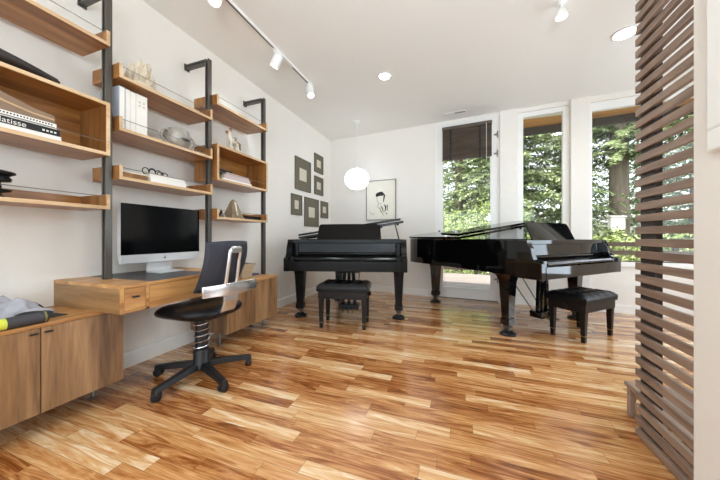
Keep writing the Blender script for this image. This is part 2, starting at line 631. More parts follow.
# dark slatted blind gathered at the top of the door
bl = thing('window_blind', 'dark brown slatted blind lowered over the top of the glazed door', 'blind', bw(2.52, -0.03, 2.24), -AW)
s = MB()
nsl = 24
for i in range(nsl):
    z = 0.02 + i * 0.0205
    s.bar((-0.365, 0.0, z), (0.365, 0.0, z), 0.013, 0.0016, up=(0, 0.5, 1))
slo = s.build('slats', M['blind'], bl)
MB().box(-0.37, 0.37, -0.02, 0.018, 0.505, 0.55).build('head_rail', M['blind'], bl, bevel=0.003)
MB().box(-0.365, 0.365, -0.014, 0.012, 0.0, 0.014).build('bottom_rail', M['blind'], bl, bevel=0.002)
for x in (-0.235, 0.2):
    MB().box(x - 0.012, x + 0.012, -0.019, -0.016, 0.0, 0.53).build('ladder_tape', M['black'], bl)
MB().tube([(0.29, -0.02, 0.52), (0.29, -0.02, -0.08)], 0.003, 6).build('pull_cord', M['white'], bl)

# partition wall on the right and what hangs on it
struct(MB().box(0.80, 0.98, YR, 1.35, 0, CEIL).build('wall_partition', M['wall'], bevel=0.004))
pf = thing('picture_frame', 'white wide-moulded frame hung on the near wall end beside the slatted screen', 'picture', (0.80, 0.952, 1.28))
f = MB()
for a in (((-0.31, 0), (0.31, 0.075)), ((-0.31, 0.725), (0.31, 0.8)), ((-0.31, 0.075), (-0.235, 0.725)), ((0.235, 0.075), (0.31, 0.725))):
    f.box(-0.022, 0, a[0][0], a[1][0], a[0][1], a[1][1])
f.build('frame', M['trim'], pf, bevel=0.008)
MB().box(-0.012, 0, -0.235, 0.235, 0.075, 0.725).build('mat_board', M['paper'], pf)

# slatted screen
scn = thing('slatted_screen', 'tall dark walnut screen of horizontal slats joined to the white wall end', 'room divider', (0.84, 1.35, 0))
MB().box(0.018, 0.045, 0.315, 0.43, 0, CEIL).build('post', M['post'], scn, bevel=0.003)
MB().box(0.018, 0.085, 0.0, 0.03, 0, CEIL).build('post', M['post'], scn, bevel=0.003)
sm = None
nsl = 49
for i in range(nsl):
    z0 = 0.008 + i * 0.0592
    if sm is None:
        sm = MB().box(0, 0.018, 0.0, 0.435, 0.0, 0.035).build('slat', M['slat'], scn, bevel=0.002)
        sm.location.z = z0
    else:
        c = sm.copy()
        COL.objects.link(c)
        c.parent = scn
        c.location.z = z0

# low bench behind the screen
lb = thing('low_bench', 'low dark wooden bench whose end pokes out behind the slatted screen', 'bench', (1.06, 1.65, 0))
MB().box(-0.170, 0.19, -0.34, 0.35, 0.155, 0.178).build('seat', M['slat'], lb, bevel=0.003)
for sx in (-0.165, 0.13):
    for sy in (-0.3, 0.295):
        MB().box(sx, sx + 0.026, sy, sy + 0.035, 0, 0.155).build('leg', M['slat'], lb, bevel=0.002)

# ------------------------------------------------------------------ outside
b = MB()
b.box(-6, 9, 5.12, 8.3, -0.14, -0.055)
for i in range(22):
    b.box(-6, 9, 5.13 + i * 0.144, 5.266 + i * 0.144, -0.055, -0.03)
struct(b.build('deck', M['deck']))
struct(MB().box(-40, 50, 5.3, 60, -1.6, -1.5).build('ground', M['ground']))
e = MB()
e.box(-3, 9, 0.17, 1.05, 2.96, 3.0, WB)
struct(e.build('roof_eave', M['soffit']))
struct(MB().box(-3, 9, 1.05, 1.1, 2.83, 3.05, WB).build('fascia', M['fascia']))
struct(MB().box(-3.0, 4.0, -3.0, 5.6, 3.03, 3.2).build('roof', M['fascia']))
dr = thing('deck_railing', 'brown horizontal board railing along the outer edge of the deck', 'railing', (0, 8.2, -0.03))
for z in (0.16, 0.42, 0.66, 0.86):
    MB().box(-5.9, 8.9, -0.02, 0.02, z - 0.05, z + 0.05).build('rail_board', M['deckrail'], dr)
for i in range(8):
    x = -5.8 + i * 2.08
    MB().box(x - 0.045, x + 0.045, 0.02, 0.11, 0, 0.93).build('post', M['deckrail'], dr)


def leafquad(b, p, d, w, nrm):
    d = d.normalized()
    sd = d.cross(nrm)
    if sd.length < 1e-4:
        sd = Vector((1, 0, 0))
    sd.normalize()
    return b.add([p, p + d * w * 0.5 + sd * w * 0.22, p + d * w, p + d * w * 0.5 - sd * w * 0.22], [(0, 1, 2, 3)])


def fir(name, label, x, y, h, r, nb, spread, seed, group, leaf=0.105, low=0.06):
    rnd = random.Random(seed)
    t = thing(name, label, 'tree', (x, y, -1.5), rnd.random() * 6, group)
    MB().lathe([(r * 1.25, 0), (r, 0.5), (r * 0.75, h * 0.5), (r * 0.1, h)], 14).build('trunk', M['bark'], t)
    b = MB()
    for i in range(int(nb * 3.5)):
        q = low + (1 - low) * rnd.random() ** 1.1
        a = rnd.random() * 2 * math.pi
        ln = spread * (1 - q * 0.85) * rnd.uniform(0.6, 1.1)
        base = Vector((0, 0, h * q))
        d = Vector((math.cos(a), math.sin(a), 0.12))
        n = max(6, int(ln * 18))
        for k in range(n):
            s = (k + 1) / n
            p = base + d * ln * s + Vector((0, 0, -0.35 * ln * s * s))
            for sd in (-1, 1):
                if rnd.random() < 0.15:
                    continue
                side = Vector((-d.y, d.x, 0)) * sd
                dd = side * rnd.uniform(0.4, 1) + d * rnd.uniform(0.2, 0.9) + Vector((0, 0, rnd.uniform(-0.9, 0.1)))
                leafquad(b, p, dd, leaf * rnd.uniform(1.2, 2.6) * (1.15 - 0.5 * s), Vector((rnd.uniform(-.6, .6), rnd.uniform(-.6, .6), 1)))
    b.build('foliage', M['fir'], t)
    return t


def shrub(label, x, y, z, rr, hh, n, seed, group, leaf=0.09):
    rnd = random.Random(seed)
    t = thing('leafy_shrub', label, 'shrub', (x, y, z), 0, group)
    st = MB()
    for i in range(7):
        a = rnd.random() * 6.28
        st.tube([(0.05 * math.cos(a), 0.05 * math.sin(a), 0), (rr * .4 * math.cos(a), rr * .4 * math.sin(a), hh * .5), (rr * .7 * math.cos(a), rr * .7 * math.sin(a), hh * .9)], [0.025, 0.018, 0.008], 6)
    st.build('stems', M['bark'], t)
    b = MB()
    for i in range(n):
        v = Vector((rnd.gauss(0, 1), rnd.gauss(0, 1), rnd.gauss(0, 1))).normalized() * rnd.uniform(0.45, 1) ** 0.6
        p = Vector((v.x * rr, v.y * rr, hh * 0.55 + v.z * hh * 0.5))
        d = Vector((rnd.uniform(-1, 1), rnd.uniform(-1, 1), rnd.uniform(-0.6, 0.8)))
        leafquad(b, p, d, leaf * rnd.uniform(0.7, 1.7), Vector((rnd.uniform(-1, 1), rnd.uniform(-1, 1), 1)))
    b.build('foliage', M['leafy'], t)
    return t


TG = 'conifers beyond the deck'
fir('fir_tree', 'thick-trunked fir seen through the wide window beside the screen', 5.3, 12.2, 15, 0.31, 130, 3.6, 1, TG, low=0.34)
fir('fir_tree', 'slender fir at the left edge of the wide window', 3.9, 12.6, 13, 0.13, 90, 2.6, 2, TG)
fir('fir_tree', 'dense fir filling the narrow middle window', 2.1, 12.0, 14, 0.2, 150, 3.6, 3, TG, low=0.05)
fir('fir_tree', 'tall fir seen through the glazed door below the blind', 0.0, 13.4, 14, 0.2, 110, 3.6, 4, TG, low=0.08)
fir('fir_tree', 'fir standing between the glazed door and the middle window view', 1.1, 15.5, 16, 0.24, 130, 4.2, 5, TG, low=0.05)
fir('fir_tree', 'fir behind the slatted screen, far right in the wide window', 8.2, 13.5, 15, 0.3, 120, 4.0, 6, TG, low=0.08)
fir('fir_tree', 'distant fir between the two trunks in the wide window', 5.6, 18.5, 17, 0.25, 130, 4.6, 8, TG, low=0.05)
fir('fir_tree', 'far fir filling the gap at the left of the door glass', -2.0, 18.0, 16, 0.24, 130, 4.4, 11, TG, low=0.05)
fir('fir_tree', 'far fir behind the narrow middle window, deepest of the row', 2.9, 19.5, 18, 0.25, 140, 4.8, 12, TG, low=0.05)
fir('fir_tree', 'far fir beyond the slatted screen, deepest on that side', 9.8, 19.0, 18, 0.25, 140, 4.8, 13, TG, low=0.05)
SG = 'bright shrubs along the deck'
for i, (x, y, rr, hh, lab) in enumerate((
        (-0.35, 10.0, 1.0, 3.3, 'bright green shrub low in the left half of the door glass'),
        (0.85, 10.4, 1.0, 3.6, 'bright green shrub low in the right half of the door glass'),
        (2.5, 10.0, 0.8, 2.75, 'bright green shrub low behind the middle window'),
        (4.3, 10.2, 0.9, 2.65, 'bright green shrub behind the deck railing in the wide window'),
        (5.8, 10.3, 1.1, 2.7, 'bright green shrub behind the deck railing near the slatted screen'),
        (7.6, 10.6, 1.1, 2.8, 'bright green shrub seen through the gaps of the slatted screen'))):
    shrub(lab, x, y, -1.5, rr, hh, 2600, 30 + i, SG)
wb_ = thing('white_box', 'small white box mounted on the thick fir trunk outside the wide window', 'nesting box', (5.02, 11.72, 1.25))  # plain white box by the trunk, of unknown use
MB().box(-0.19, 0.19, -0.12, 0.12, 0.0, 0.42).build('box', M['white'], wb_, bevel=0.01)
MB().prism([(-0.18, 0.42), (0.14, 0.42), (0.14, 0.5), (-0.18, 0.45)], -0.21, 0.21, 'x').build('lid', M['white'], wb_)

# ------------------------------------------------------------------ ceiling lights
pl = thing('pendant_lamp', 'white opal globe pendant hanging above the smaller piano', 'lamp', (-1.585, 4.25, CEIL))
MB().lathe([(0.055, 0), (0.055, -0.012), (0.02, -0.03), (0.004, -0.032)], 20).build('canopy', M['white'], pl)
MB().tube([(0, 0, -0.03), (0, 0, -0.768)], 0.004, 8).build('cord', M['white'], pl)
MB().lathe([(0.03, -0.765), (0.03, -0.788), (0.001, -0.789)], 16).build('shade_cap', M['white'], pl)
prof = [(0.001, -0.785)] + [(0.2 * math.sin(a) ** 0.8, -0.953 + 0.167 * math.cos(a)) for a in [math.pi * i / 18 for i in range(1, 18)]] + [(0.001, -1.121)]
MB().lathe(prof[::-1], 36).build('lamp_shade', M['lampwhite'], pl)

tr = thing('track_light', 'white ceiling track with three cylindrical spot heads above the shelves', 'track light', (-1.74, 0, CEIL))
MB().box(-0.018, 0.018, 0.4, 3.05, -0.022, 0).build('track', M['white'], tr, bevel=0.002)
for y0, y1 in ((0.5, 2.28), (2.62, 3.0)):
    MB().box(-0.006, 0.006, y0, y1, -0.0235, -0.0215).build('slot', M['slot'], tr)
for (y, dx, dy) in ((1.60, 0.10, -0.14), (2.36, -0.12, -0.02), (3.0, 0.06, -0.05)):
    d = Vector((dx, dy, -0.22)).normalized()
    rot = d.to_track_quat('-Z', 'Y').to_matrix().to_4x4()
    hd = MB().box(-0.016, 0.016, y - 0.05, y + 0.05, -0.04, -0.022).tube([(0, y, -0.03), (0, y, -0.07)], 0.009, 8)
    mt = Matrix.Translation((0, y, -0.075)) @ rot
    hd.lathe([(0.03, 0.03), (0.047, 0.022), (0.047, -0.095), (0.042, -0.095), (0.04, -0.08)], 24, mt)
    ho = hd.build('lamp_head', M['white'], tr)
    MB().lathe([(0.028, -0.083), (0.001, -0.0835)], 18, mt).build('lens', M['lens'], ho)
    o = lamp('track_spot_light', 'SPOT', (0, 0, 0), (0, 0, 0), 7, (0.82, 0.93, 1), spot_size=R(95), spot_blend=0.8, shadow_soft_size=0.04)
    o.matrix_world = Matrix.Translation((-1.74, 0, CEIL)) @ mt @ Matrix.Translation((0, 0, -0.12))


def downlight(x, y, label, r=0.065):
    t = thing('recessed_ceiling_light', label, 'ceiling light', (x, y, CEIL), 0, None)
    MB().lathe([(r, -0.001), (r + 0.015, -0.001), (r + 0.015, -0.006), (r, -0.009), (r - 0.006, -0.004)], 28, cap=False).build('trim_ring', M['white'], t)
    MB().lathe([(0.001, -0.0035), (r - 0.004, -0.0035)][::-1], 24).build('lens', M['lens'], t)
    o = lamp('downlight', 'SPOT', (x, y, CEIL - 0.03), (0, 0, 0), 17, (0.80, 0.92, 1), spot_size=R(150), spot_blend=0.9, shadow_soft_size=0.06)
    return t


downlight(-0.83, 3.16, 'round recessed downlight in the middle of the ceiling')
downlight(1.46, 3.26, 'round recessed downlight in the ceiling near the slatted screen', 0.085)
for x, y in ((-0.6, 0.4), (-0.6, -1.3), (2.2, 0.6)):  # added fill lamps overhead, without any fixtures
    lamp('downlight', 'SPOT', (x, y, CEIL - 0.03), (0, 0, 0), 20, (0.80, 0.92, 1), spot_size=R(150), spot_blend=0.9, shadow_soft_size=0.06)
cs = thing('ceiling_spotlight', 'small white bell-shaped spotlight fixed near the top edge of the ceiling', 'spotlight', (0.785, 2.66, CEIL))
MB().lathe([(0.03, 0), (0.03, -0.012), (0.008, -0.016), (0.008, -0.04), (0.018, -0.045), (0.042, -0.105), (0.042, -0.118), (0.038, -0.112)], 20, cap=False).build('housing', M['white'], cs)
MB().lathe([(0.038, -0.111), (0.001, -0.113)], 20).build('lens', M['lens'], cs)
vt = thing('ceiling_vent', 'small white slotted air vent in the ceiling above the glazed door', 'vent', (-0.05, 4.46, CEIL), -AW)
MB().box(-0.16, 0.16, -0.035, 0.035, -0.006, 0).build('plate', M['white'], vt, bevel=0.002)
for k in range(3):
    MB().box(-0.01, 0.14, -0.025 + k * 0.018, -0.015 + k * 0.018, -0.0075, -0.0055).build('slot', M['bookgrey'], vt)
for nm, lab, mt in (('wall_outlet', 'white outlet plate low on the left wall past the cabinet', Matrix.Translation((XL, 3.58, 0.16)) @ Matrix.Rotation(R(90), 4, 'Z')),
                    ('wall_outlet', 'white outlet plate low on the back wall under the smaller piano', WB @ Matrix.Translation((1.02, 0, 0.19)))):
    t = thing(nm, lab, 'outlet', mt.translation, mt.to_euler().z)
    MB().box(-0.036, 0.036, -0.006, 0, 0, 0.115).build('plate', M['white'], t, bevel=0.002)
    for z in (0.025, 0.065):
        MB().box(-0.016, 0.016, -0.008, -0.006, z, z + 0.027).build('socket', M['trim'], t)

# ------------------------------------------------------------------ wall system on the left
PX = -2.128
for y, zb, lab in ((1.112, 0.7295, 'dark metal shelf post standing on the left end of the desk'),
                   (1.872, 0.5705, 'dark metal shelf post rising behind the office chair'),
                   (2.612, 0.5705, 'dark metal shelf post standing on the far end of the far cabinet')):
    t = thing('shelf_post', lab, 'shelf post', (PX, y, 0), 0, 'posts of the wall shelving')
    p = MB()
    for x in (-0.020, 0.009):
        p.box(x, x + 0.011, -0.019, 0.019, zb, 2.6)
    p.build('upright', M['steel'], t, bevel=0.002)
    MB().box(-0.009, 0.009, -0.006, 0.006, zb, 2.59).build('channel', M['slot'], t)
    p = MB()
    p.box(XL - PX, -0.019, -0.019, 0.019, 2.562, 2.575).box(XL - PX, -0.019, -0.019, 0.019, 2.587, 2.6)
    p.box(XL - PX, XL - PX + 0.012, -0.024, 0.024, 2.55, 2.61)
    p.build('wall_bracket', M['steel'], t, bevel=0.002)
    MB().box(XL - PX, -0.019, -0.014, 0.014, 2.575, 2.587).build('channel', M['slot'], t)

XB, XF = -2.335, -2.05


def tray(label, y0, y1, zb, lab_group='open trays of the wall shelving'):
    t = thing('wall_shelf', label, 'shelf', (XB, y0, zb), 0, lab_group)
    w, d = y1 - y0, XF - XB
    MB().box(0, d - 0.004, 0, w, 0, 0.02).build('base', M['shelf'], t)
    for a in (0, w - 0.018):
        MB().box(0, d - 0.004, a, a + 0.018, 0.02, 0.092).build('end_panel', M['shelfend'], t)
    MB().box(0, 0.014, 0.018, w - 0.018, 0.02, 0.092).build('back_panel', M['shelf'], t)
    e = MB().box(d - 0.004, d, 0, w, 0, 0.02)
    e.box(d - 0.004, d, 0, 0.018, 0.02, 0.092).box(d - 0.004, d, w - 0.018, w, 0.02, 0.092)
    e.build('edge_band', M['edge'], t)
    MB().tube([(d - 0.012, 0.016, 0.08), (d - 0.012, w - 0.016, 0.08)], 0.0022, 8).build('rail', M['rail'], t)
    return t


def cubby(label, y0, y1, zb, h=0.33):
    t = thing('box_shelf', label, 'shelf', (XB, y0, zb), 0, 'box shelves of the wall shelving')
    w, d = y1 - y0, XF - XB
    MB().box(0, d - 0.004, 0, w, 0, 0.02).build('base', M['shelf'], t)
    MB().box(0, d - 0.004, 0, w, h - 0.02, h).build('top', M['shelf'], t)
    for a in (0, w - 0.02):
        MB().box(0, d - 0.004, a, a + 0.02, 0.02, h - 0.02).build('end_panel', M['shelfend'], t)
    MB().box(0, 0.012, 0.02, w - 0.02, 0.02, h - 0.02).build('back_panel', M['shelf'], t)
    e = MB().box(d - 0.004, d, 0, w, 0, 0.02).box(d - 0.004, d, 0, w, h - 0.02, h)
    e.box(d - 0.004, d, 0, 0.02, 0.02, h - 0.02).box(d - 0.004, d, w - 0.02, w, 0.02, h - 0.02)
    e.build('edge_band', M['edge'], t)
    MB().tube([(d - 0.012, 0.018, 0.085), (d - 0.012, w - 0.018, 0.085)], 0.0022, 8).build('rail', M['rail'], t)
    return t


YA, YB, YC = (0.365, 1.088), (1.138, 1.846), (1.898, 2.588)
tray('topmost open wooden tray of the near shelf column, seen from below', YA[0], YA[1], 2.19)
cubby('near box shelf holding the books and brown album', YA[0], YA[1], 1.505)
tray('lowest open wooden tray of the near column, carrying the black tiered object', YA[0], YA[1], 1.172)
tray('wooden tray carrying the mineral cluster, top of the middle column', YB[0], YB[1], 2.03)
tray('wooden tray carrying the upright books and pewter pot', YB[0], YB[1], 1.688)
tray('wooden tray just above the computer, carrying the flat white books', YB[0], YB[1], 1.373)
tray('empty wooden tray at the top of the far column', YC[0], YC[1], 2.20)
cubby('far box shelf holding pink books under the figurine', YC[0], YC[1], 1.516)
tray('wooden tray carrying the metronome, lowest of the far column', YC[0], YC[1], 1.165)


def cabinet(label, y0, y1, ztop, zbot, xf=-1.95, feet=()):
    t = thing('wall_cabinet', label, 'cabinet', (XL, y0, 0), 0, None)
    w, d = y1 - y0, xf - XL
    c = MB()
    c.box(0.016, d - 0.02, 0, 0.02, zbot, ztop - 0.02).box(0.016, d - 0.02, w - 0.02, w, zbot, ztop - 0.02).box(0.016, d - 0.02, 0.02, w - 0.02, zbot, zbot + 0.02).box(0.016, 0.03, 0.02, w - 0.02, zbot + 0.02, ztop - 0.02)
    c.build('body', M['cab'], t)
    MB().box(0.016, d, 0, w, ztop - 0.02, ztop).build('top', M['desk'], t, bevel=0.0015)
    for k, (a, b_) in enumerate(((0.002, w / 2 - 0.002), (w / 2 + 0.002, w - 0.002))):
        dd = MB().box(d - 0.019, d, a, b_, zbot, ztop - 0.022).build('door', M['cab'], t, bevel=0.0015)
        ym = b_ - 0.024 if k == 0 else a + 0.024
        MB().box(d, d + 0.012, ym - 0.015, ym + 0.015, ztop - 0.050, ztop - 0.042).build('handle', M['black'], dd, bevel=0.002)
    for x, y in feet:
        f = MB().tube([(x, y, 0.012), (x, y, zbot)], 0.013, 10)
        f.lathe([(0.022, 0), (0.024, 0.008), (0.018, 0.014)], 14, Matrix.Translation((x, y, 0)))
        f.build('foot', M['rail'], t)
    return t


cabinet('wooden two-door cabinet under the near shelves, partly cut by the frame', 0.388, 1.106, 0.571, 0.125, feet=((0.26, 0.06), (0.26, 0.66), (0.12, 0.06), (0.12, 0.66)))
cabinet('wooden two-door cabinet behind the office chair', 1.906, 2.632, 0.570, 0.125, feet=((0.3, 0.06), (0.3, 0.67), (0.12, 0.06), (0.12, 0.67)))

dk = thing('desk', 'acacia wall desk with a black inset top and drawers, carrying the computer', 'desk', (XL, 0.976, 0.5715))
DW, DD, DH = 0.80, 0.645, 0.158
d_ = MB()
d_.box(0, DD - 0.003, 0, 0.02, 0, DH - 0.018).box(0, DD - 0.003, DW - 0.02, DW, 0, DH - 0.018).box(0, DD - 0.003, 0.02, DW - 0.02, 0, 0.016).box(0, 0.016, 0.02, DW - 0.02, 0.016, DH - 0.018)
d_.build('carcass', M['deskx'], dk)
MB().box(0, DD, 0, 0.17, DH - 0.018, DH).box(0, DD, DW - 0.17, DW, DH - 0.018, DH).box(DD - 0.02, DD, 0.17, DW - 0.17, DH - 0.018, DH).build('top', M['desk'], dk)
MB().box(0, DD - 0.021, 0.171, DW - 0.171, DH - 0.018, DH - 0.0005).build('inset_panel', M['blackpad'], dk)
fb = MB()
for a, b_ in ((0, 0.02), (0.135, 0.153), (DW - 0.153, DW - 0.135), (DW - 0.02, DW)):
    fb.box(DD - 0.003, DD, a, b_, 0, DH - 0.018)
fb.box(DD - 0.003, DD, 0.02, DW - 0.02, 0, 0.012)
fb.build('face_frame', M['desk'], dk)
for a, b_ in ((0.022, 0.133), (0.155, DW - 0.155), (DW - 0.133, DW - 0.022)):
    q = MB().box(DD - 0.022, DD - 0.001, a, b_, 0.014, DH - 0.021).build('drawer', M['desk'], dk, bevel=0.0015)
    if b_ - a < 0.2:
        ym = (a + b_) / 2
        MB().box(DD - 0.001, DD + 0.013, ym - 0.017, ym + 0.017, 0.082, 0.090).build('handle', M['black'], q, bevel=0.002)

# computer
im = thing('desktop_computer', 'silver all-in-one computer with a black screen on the desk', 'computer', (-2.19, 1.515, 0.7295))
c = MB()
hw, z0, z1, ch = 0.302, 0.082, 0.507, 0.062
c.prism([(0.0, z0), (0.014, z0), (0.014, z1), (0.0, z1), (-0.022, z1 - 0.07), (-0.028, (z0 + z1) / 2), (-0.022, z0 + 0.05)], -hw, hw, 'y')
c.build('body', M['alu'], im, bevel=0.003)
MB().box(0.0142, 0.0165, -hw + 0.001, hw - 0.001, z0 + ch, z1 - 0.001).build('screen', M['screen'], im)
lg = MB()
lg.lathe([(0.009, 0), (0.009, 0.0008)], 14, Matrix.Translation((0.0142, 0, z0 + ch / 2 - 0.003)) @ Matrix.Rotation(R(90), 4, 'Y'))
lg.ball((0.0146, 0.003, z0 + ch / 2 + 0.0105), (0.0006, 0.003, 0.005), 8, 6)
lg.build('logo', M['bookgrey'], im)
st = MB()
st.prism([(-0.02, 0.17), (-0.028, 0.17), (-0.055, 0.02), (-0.05, 0.0), (0.1, 0.0), (0.1, 0.006), (-0.035, 0.012), (-0.042, 0.03)], -0.095, 0.095, 'y')
st.build('stand', M['alu'], im, bevel=0.002)

# ------------------------------------------------------------------ things on the shelves
def book(label, cat_group, mt, sx, sy, sz, cover, spine='x', band=None):
    """closed book; spine on the +x side, lying flat"""
    t = thing('book', label, 'book', mt.translation, mt.to_euler().z, cat_group)
    c = MB()
    c.box(0, sx, 0, sy, 0, 0.003).box(0, sx, 0, sy, sz - 0.003, sz).box(sx - 0.004, sx, 0, sy, 0.003, sz - 0.003)
    c.build('cover', cover, t, bevel=0.001)
    MB().box(0.004, sx - 0.004, 0.004, sy - 0.004, 0.003, sz - 0.003).build('pages', M['pages'], t)
    return t


ZA = 1.5258
g = 'books lying in the near box shelf'
k1 = book('white-spined book at the bottom of the pile in the near box shelf', g, Matrix.Translation((-2.31, 0.60, ZA)), 0.222, 0.28, 0.030, M['bookwhite'])
k2 = book('black-spined book lettered Matisse in the near box shelf', g, Matrix.Translation((-2.31, 0.60, ZA + 0.030)), 0.222, 0.274, 0.036, M['bookblack'])
k3 = book('black-and-white striped book topmost of the pile in the near box shelf', g, Matrix.Translation((-2.31, 0.60, ZA + 0.066)), 0.218, 0.262, 0.030, M['bookwhite'])
sb = MB()
for i in range(22):
    sb.box(0.2181, 0.2186, 0.004 + i * 0.0112, 0.010 + i * 0.0112, 0.017, 0.024)
sb.box(0.2181, 0.2186, 0.004, 0.255, 0.005, 0.010)
sb.build('spine_pattern', M['bookblack'], k3)


def text(body, size, parent, loc, mat, name='lettering'):
    cu = bpy.data.curves.new(name, 'FONT')
    cu.body = body
    cu.size = size
    cu.extrude = 0.0003
    cu.align_x = 'RIGHT'
    cu.materials.append(mat)
    tmp = bpy.data.objects.new(name, cu)
    COL.objects.link(tmp)
    dg = bpy.context.evaluated_depsgraph_get()
    me = bpy.data.meshes.new_from_object(tmp.evaluated_get(dg))
    bpy.data.objects.remove(tmp)
    o = bpy.data.objects.new(name, me)
    COL.objects.link(o)
    o.parent = parent
    o.location = loc
    o.rotation_euler = (R(90), 0, R(90))
    return o


text('Matisse', 0.037, k2, (0.2224, 0.148, 0.006), M['bookwhite'])
dt = MB()
for i in range(4):
    dt.box(0.222, 0.2226, 0.205 + i * 0.015, 0.214 + i * 0.015, 0.012, 0.021)
dt.build('spine_mark', M['bookwhite'], k2)
al = thing('album', 'brown curved kraft album lying on top of the Matisse pile', 'album', (-2.30, 0.585, ZA + 0.0965))
pts = [(0, 0), (0.13, 0.0), (0.285, 0.0), (0.285, 0.052), (0.2, 0.066), (0.1, 0.098), (0.0, 0.135)]
MB().prism(pts, 0, 0.175, 'x').build('cover', M['brownpaper'], al, bevel=0.004)
MB().prism([(0.002, 0.085), (0.1, 0.05), (0.2, 0.03), (0.28, 0.026), (0.28, 0.034), (0.2, 0.038), (0.1, 0.06), (0.002, 0.097)], 0.1752, 0.178, 'x').build('page_edge', M['edge'], al)

lf = thing('leaf_carving', 'dark leaf-shaped wooden carving on top of the near box shelf', 'ornament', (-2.12, 0.70, 1.838))
v, n = [], 22
bm_ = MB()
for i in range(n + 1):
    s = i / n
    w = 0.085 * math.sin(math.pi * s) ** 0.8 * (1 - 0.25 * s) + 0.003
    h = 0.05 * (1 - s) ** 0.6 * (0.85 + 0.25 * math.sin(s * 7)) + 0.012 * math.sin(math.pi * s) + 0.004
    y = -0.2 + s * 0.38
    w *= 0.7
    v += [(-w, y, h + 0.045), (-w * 0.5, y, h * 0.45 + 0.02), (0, y, h * 0.15 + 0.006), (w * 0.5, y, h * 0.35 + 0.016), (w, y, h * 0.7 + 0.032)]
bm_.add(v, [(i * 5 + j, i * 5 + j + 1, i * 5 + j + 6, i * 5 + j + 5) for i in range(n) for j in range(4)], None, True)
bm_.build('bowl', M['dkbowl'], lf, solid=0.010)

bt = thing('tiered_stand', 'black tiered metal object at the left end of the lowest near tray', 'ornament', (-2.17, 0.665, 1.1925))
p = [(0.055, 0), (0.062, 0.006), (0.03, 0.016), (0.026, 0.03), (0.055, 0.036), (0.06, 0.044), (0.028, 0.052), (0.024, 0.082), (0.058, 0.088), (0.06, 0.1), (0.05, 0.112), (0.064, 0.122), (0.066, 0.134), (0.04, 0.142), (0.001, 0.144)]
MB().lathe(p, 26).build('body', M['black'], bt)
MB().tube([(0.074 * math.cos(a), 0.074 * math.sin(a) * 0.9, 0.128) for a in [2 * math.pi * i / 24 for i in range(24)]], 0.006, 8, True).build('ring', M['black'], bt)

rk = thing('mineral_cluster', 'cream and amber mineral cluster on the top tray of the middle column', 'ornament', (-2.16, 1.345, 2.0505))
rnd = random.Random(3)
b = MB()
for i in range(26):
    a, r_ = rnd.random() * 6.28, rnd.random() ** 0.5
    c = (0.05 * r_ * math.cos(a), 0.085 * r_ * math.sin(a), 0.045 + rnd.random() * 0.10 * (1.2 - r_))
    d = Vector((rnd.uniform(-.7, .7), rnd.uniform(-.7, .7), 1)).normalized()
    mt = Matrix.Translation(c) @ d.to_track_quat('Z', 'Y').to_matrix().to_4x4()
    s = rnd.uniform(0.8, 1.4)
    b.lathe([(0.018 * s, -0.025), (0.024 * s, 0.01), (0.02 * s, 0.05 * s), (0.001, 0.085 * s)], 6, mt, smooth=False)
b.ball((0, 0, 0.032), (0.07, 0.1, 0.032), 14, 8)
b.build('crystals', M['crystal'], rk)

ZB2 = 1.7085
g = 'upright books beside the shelf post'
book_y = 1.162
for lab, th, hh, cov in (('upright book with a misty blue-grey cover, first of the row', 0.036, 0.288, M['bookblue']),
                         ('slim upright white book second in the row', 0.026, 0.285, M['bookwhite']),
                         ('slim upright white book third in the row', 0.032, 0.283, M['bookwhite']),
                         ('thick upright white book last in the row, with faint spine marks', 0.072, 0.285, M['bookwhite'])):
    t = thing('book', lab, 'book', (-2.30, book_y, ZB2), 0, g)
    c = MB().box(0, 0.2, 0, 0.003, 0, hh).box(0, 0.2, th - 0.003, th, 0, hh).box(0.196, 0.2, 0.003, th - 0.003, 0, hh)
    c.build('cover', M['bookwhite'] if cov is M['bookwhite'] else cov, t, bevel=0.001)
    MB().box(0.004, 0.195, 0.003, th - 0.003, 0.003, hh - 0.004).build('pages', M['pages'], t)
    if cov is M['bookblue']:
        MB().box(0.2, 0.2008, 0.004, th - 0.004, 0.004, hh - 0.004).build('spine_label', M['bookwhite'], t)
    if th > 0.06:
        q = MB()
        for z in (0.2, 0.225):
            q.box(0.2, 0.2006, 0.015, 0.028, z, z + 0.014).box(0.2, 0.2006, 0.042, 0.055, z, z + 0.014)
        q.build('spine_mark', M['photo'], t)
    book_y += th + 0.003

pt = thing('pewter_pot', 'grey pewter two-handled pot on the second tray of the middle column', 'pot', (-2.165, 1.605, 1.7085))
MB().lathe([(0.04, 0), (0.068, 0.01), (0.094, 0.055), (0.098, 0.095), (0.092, 0.13), (0.086, 0.152), (0.07, 0.16), (0.001, 0.164)], 30).build('body', M['pewter'], pt)
for s_ in (-1, 1):
    MB().tube([(0.02, s_ * (0.086 + 0.055 * math.sin(a)), 0.085 + 0.05 * math.cos(a)) for a in [math.pi * i / 10 for i in range(11)]], 0.008, 8).build('handle', M['pewter'], pt)
MB().ball((0.012, 0, 0.166), (0.012, 0.012, 0.010), 10, 6).build('lid_knob', M['pewter'], pt)
MB().ball((0.098, 0, 0.075), (0.012, 0.04, 0.012), 12, 6).build('ornament', M['steel'], pt)
book('flat grey book lying at the right end of the pewter pot tray', None, Matrix.Translation((-2.29, 1.715, 1.7085)), 0.2, 0.105, 0.022, M['bookgrey'])

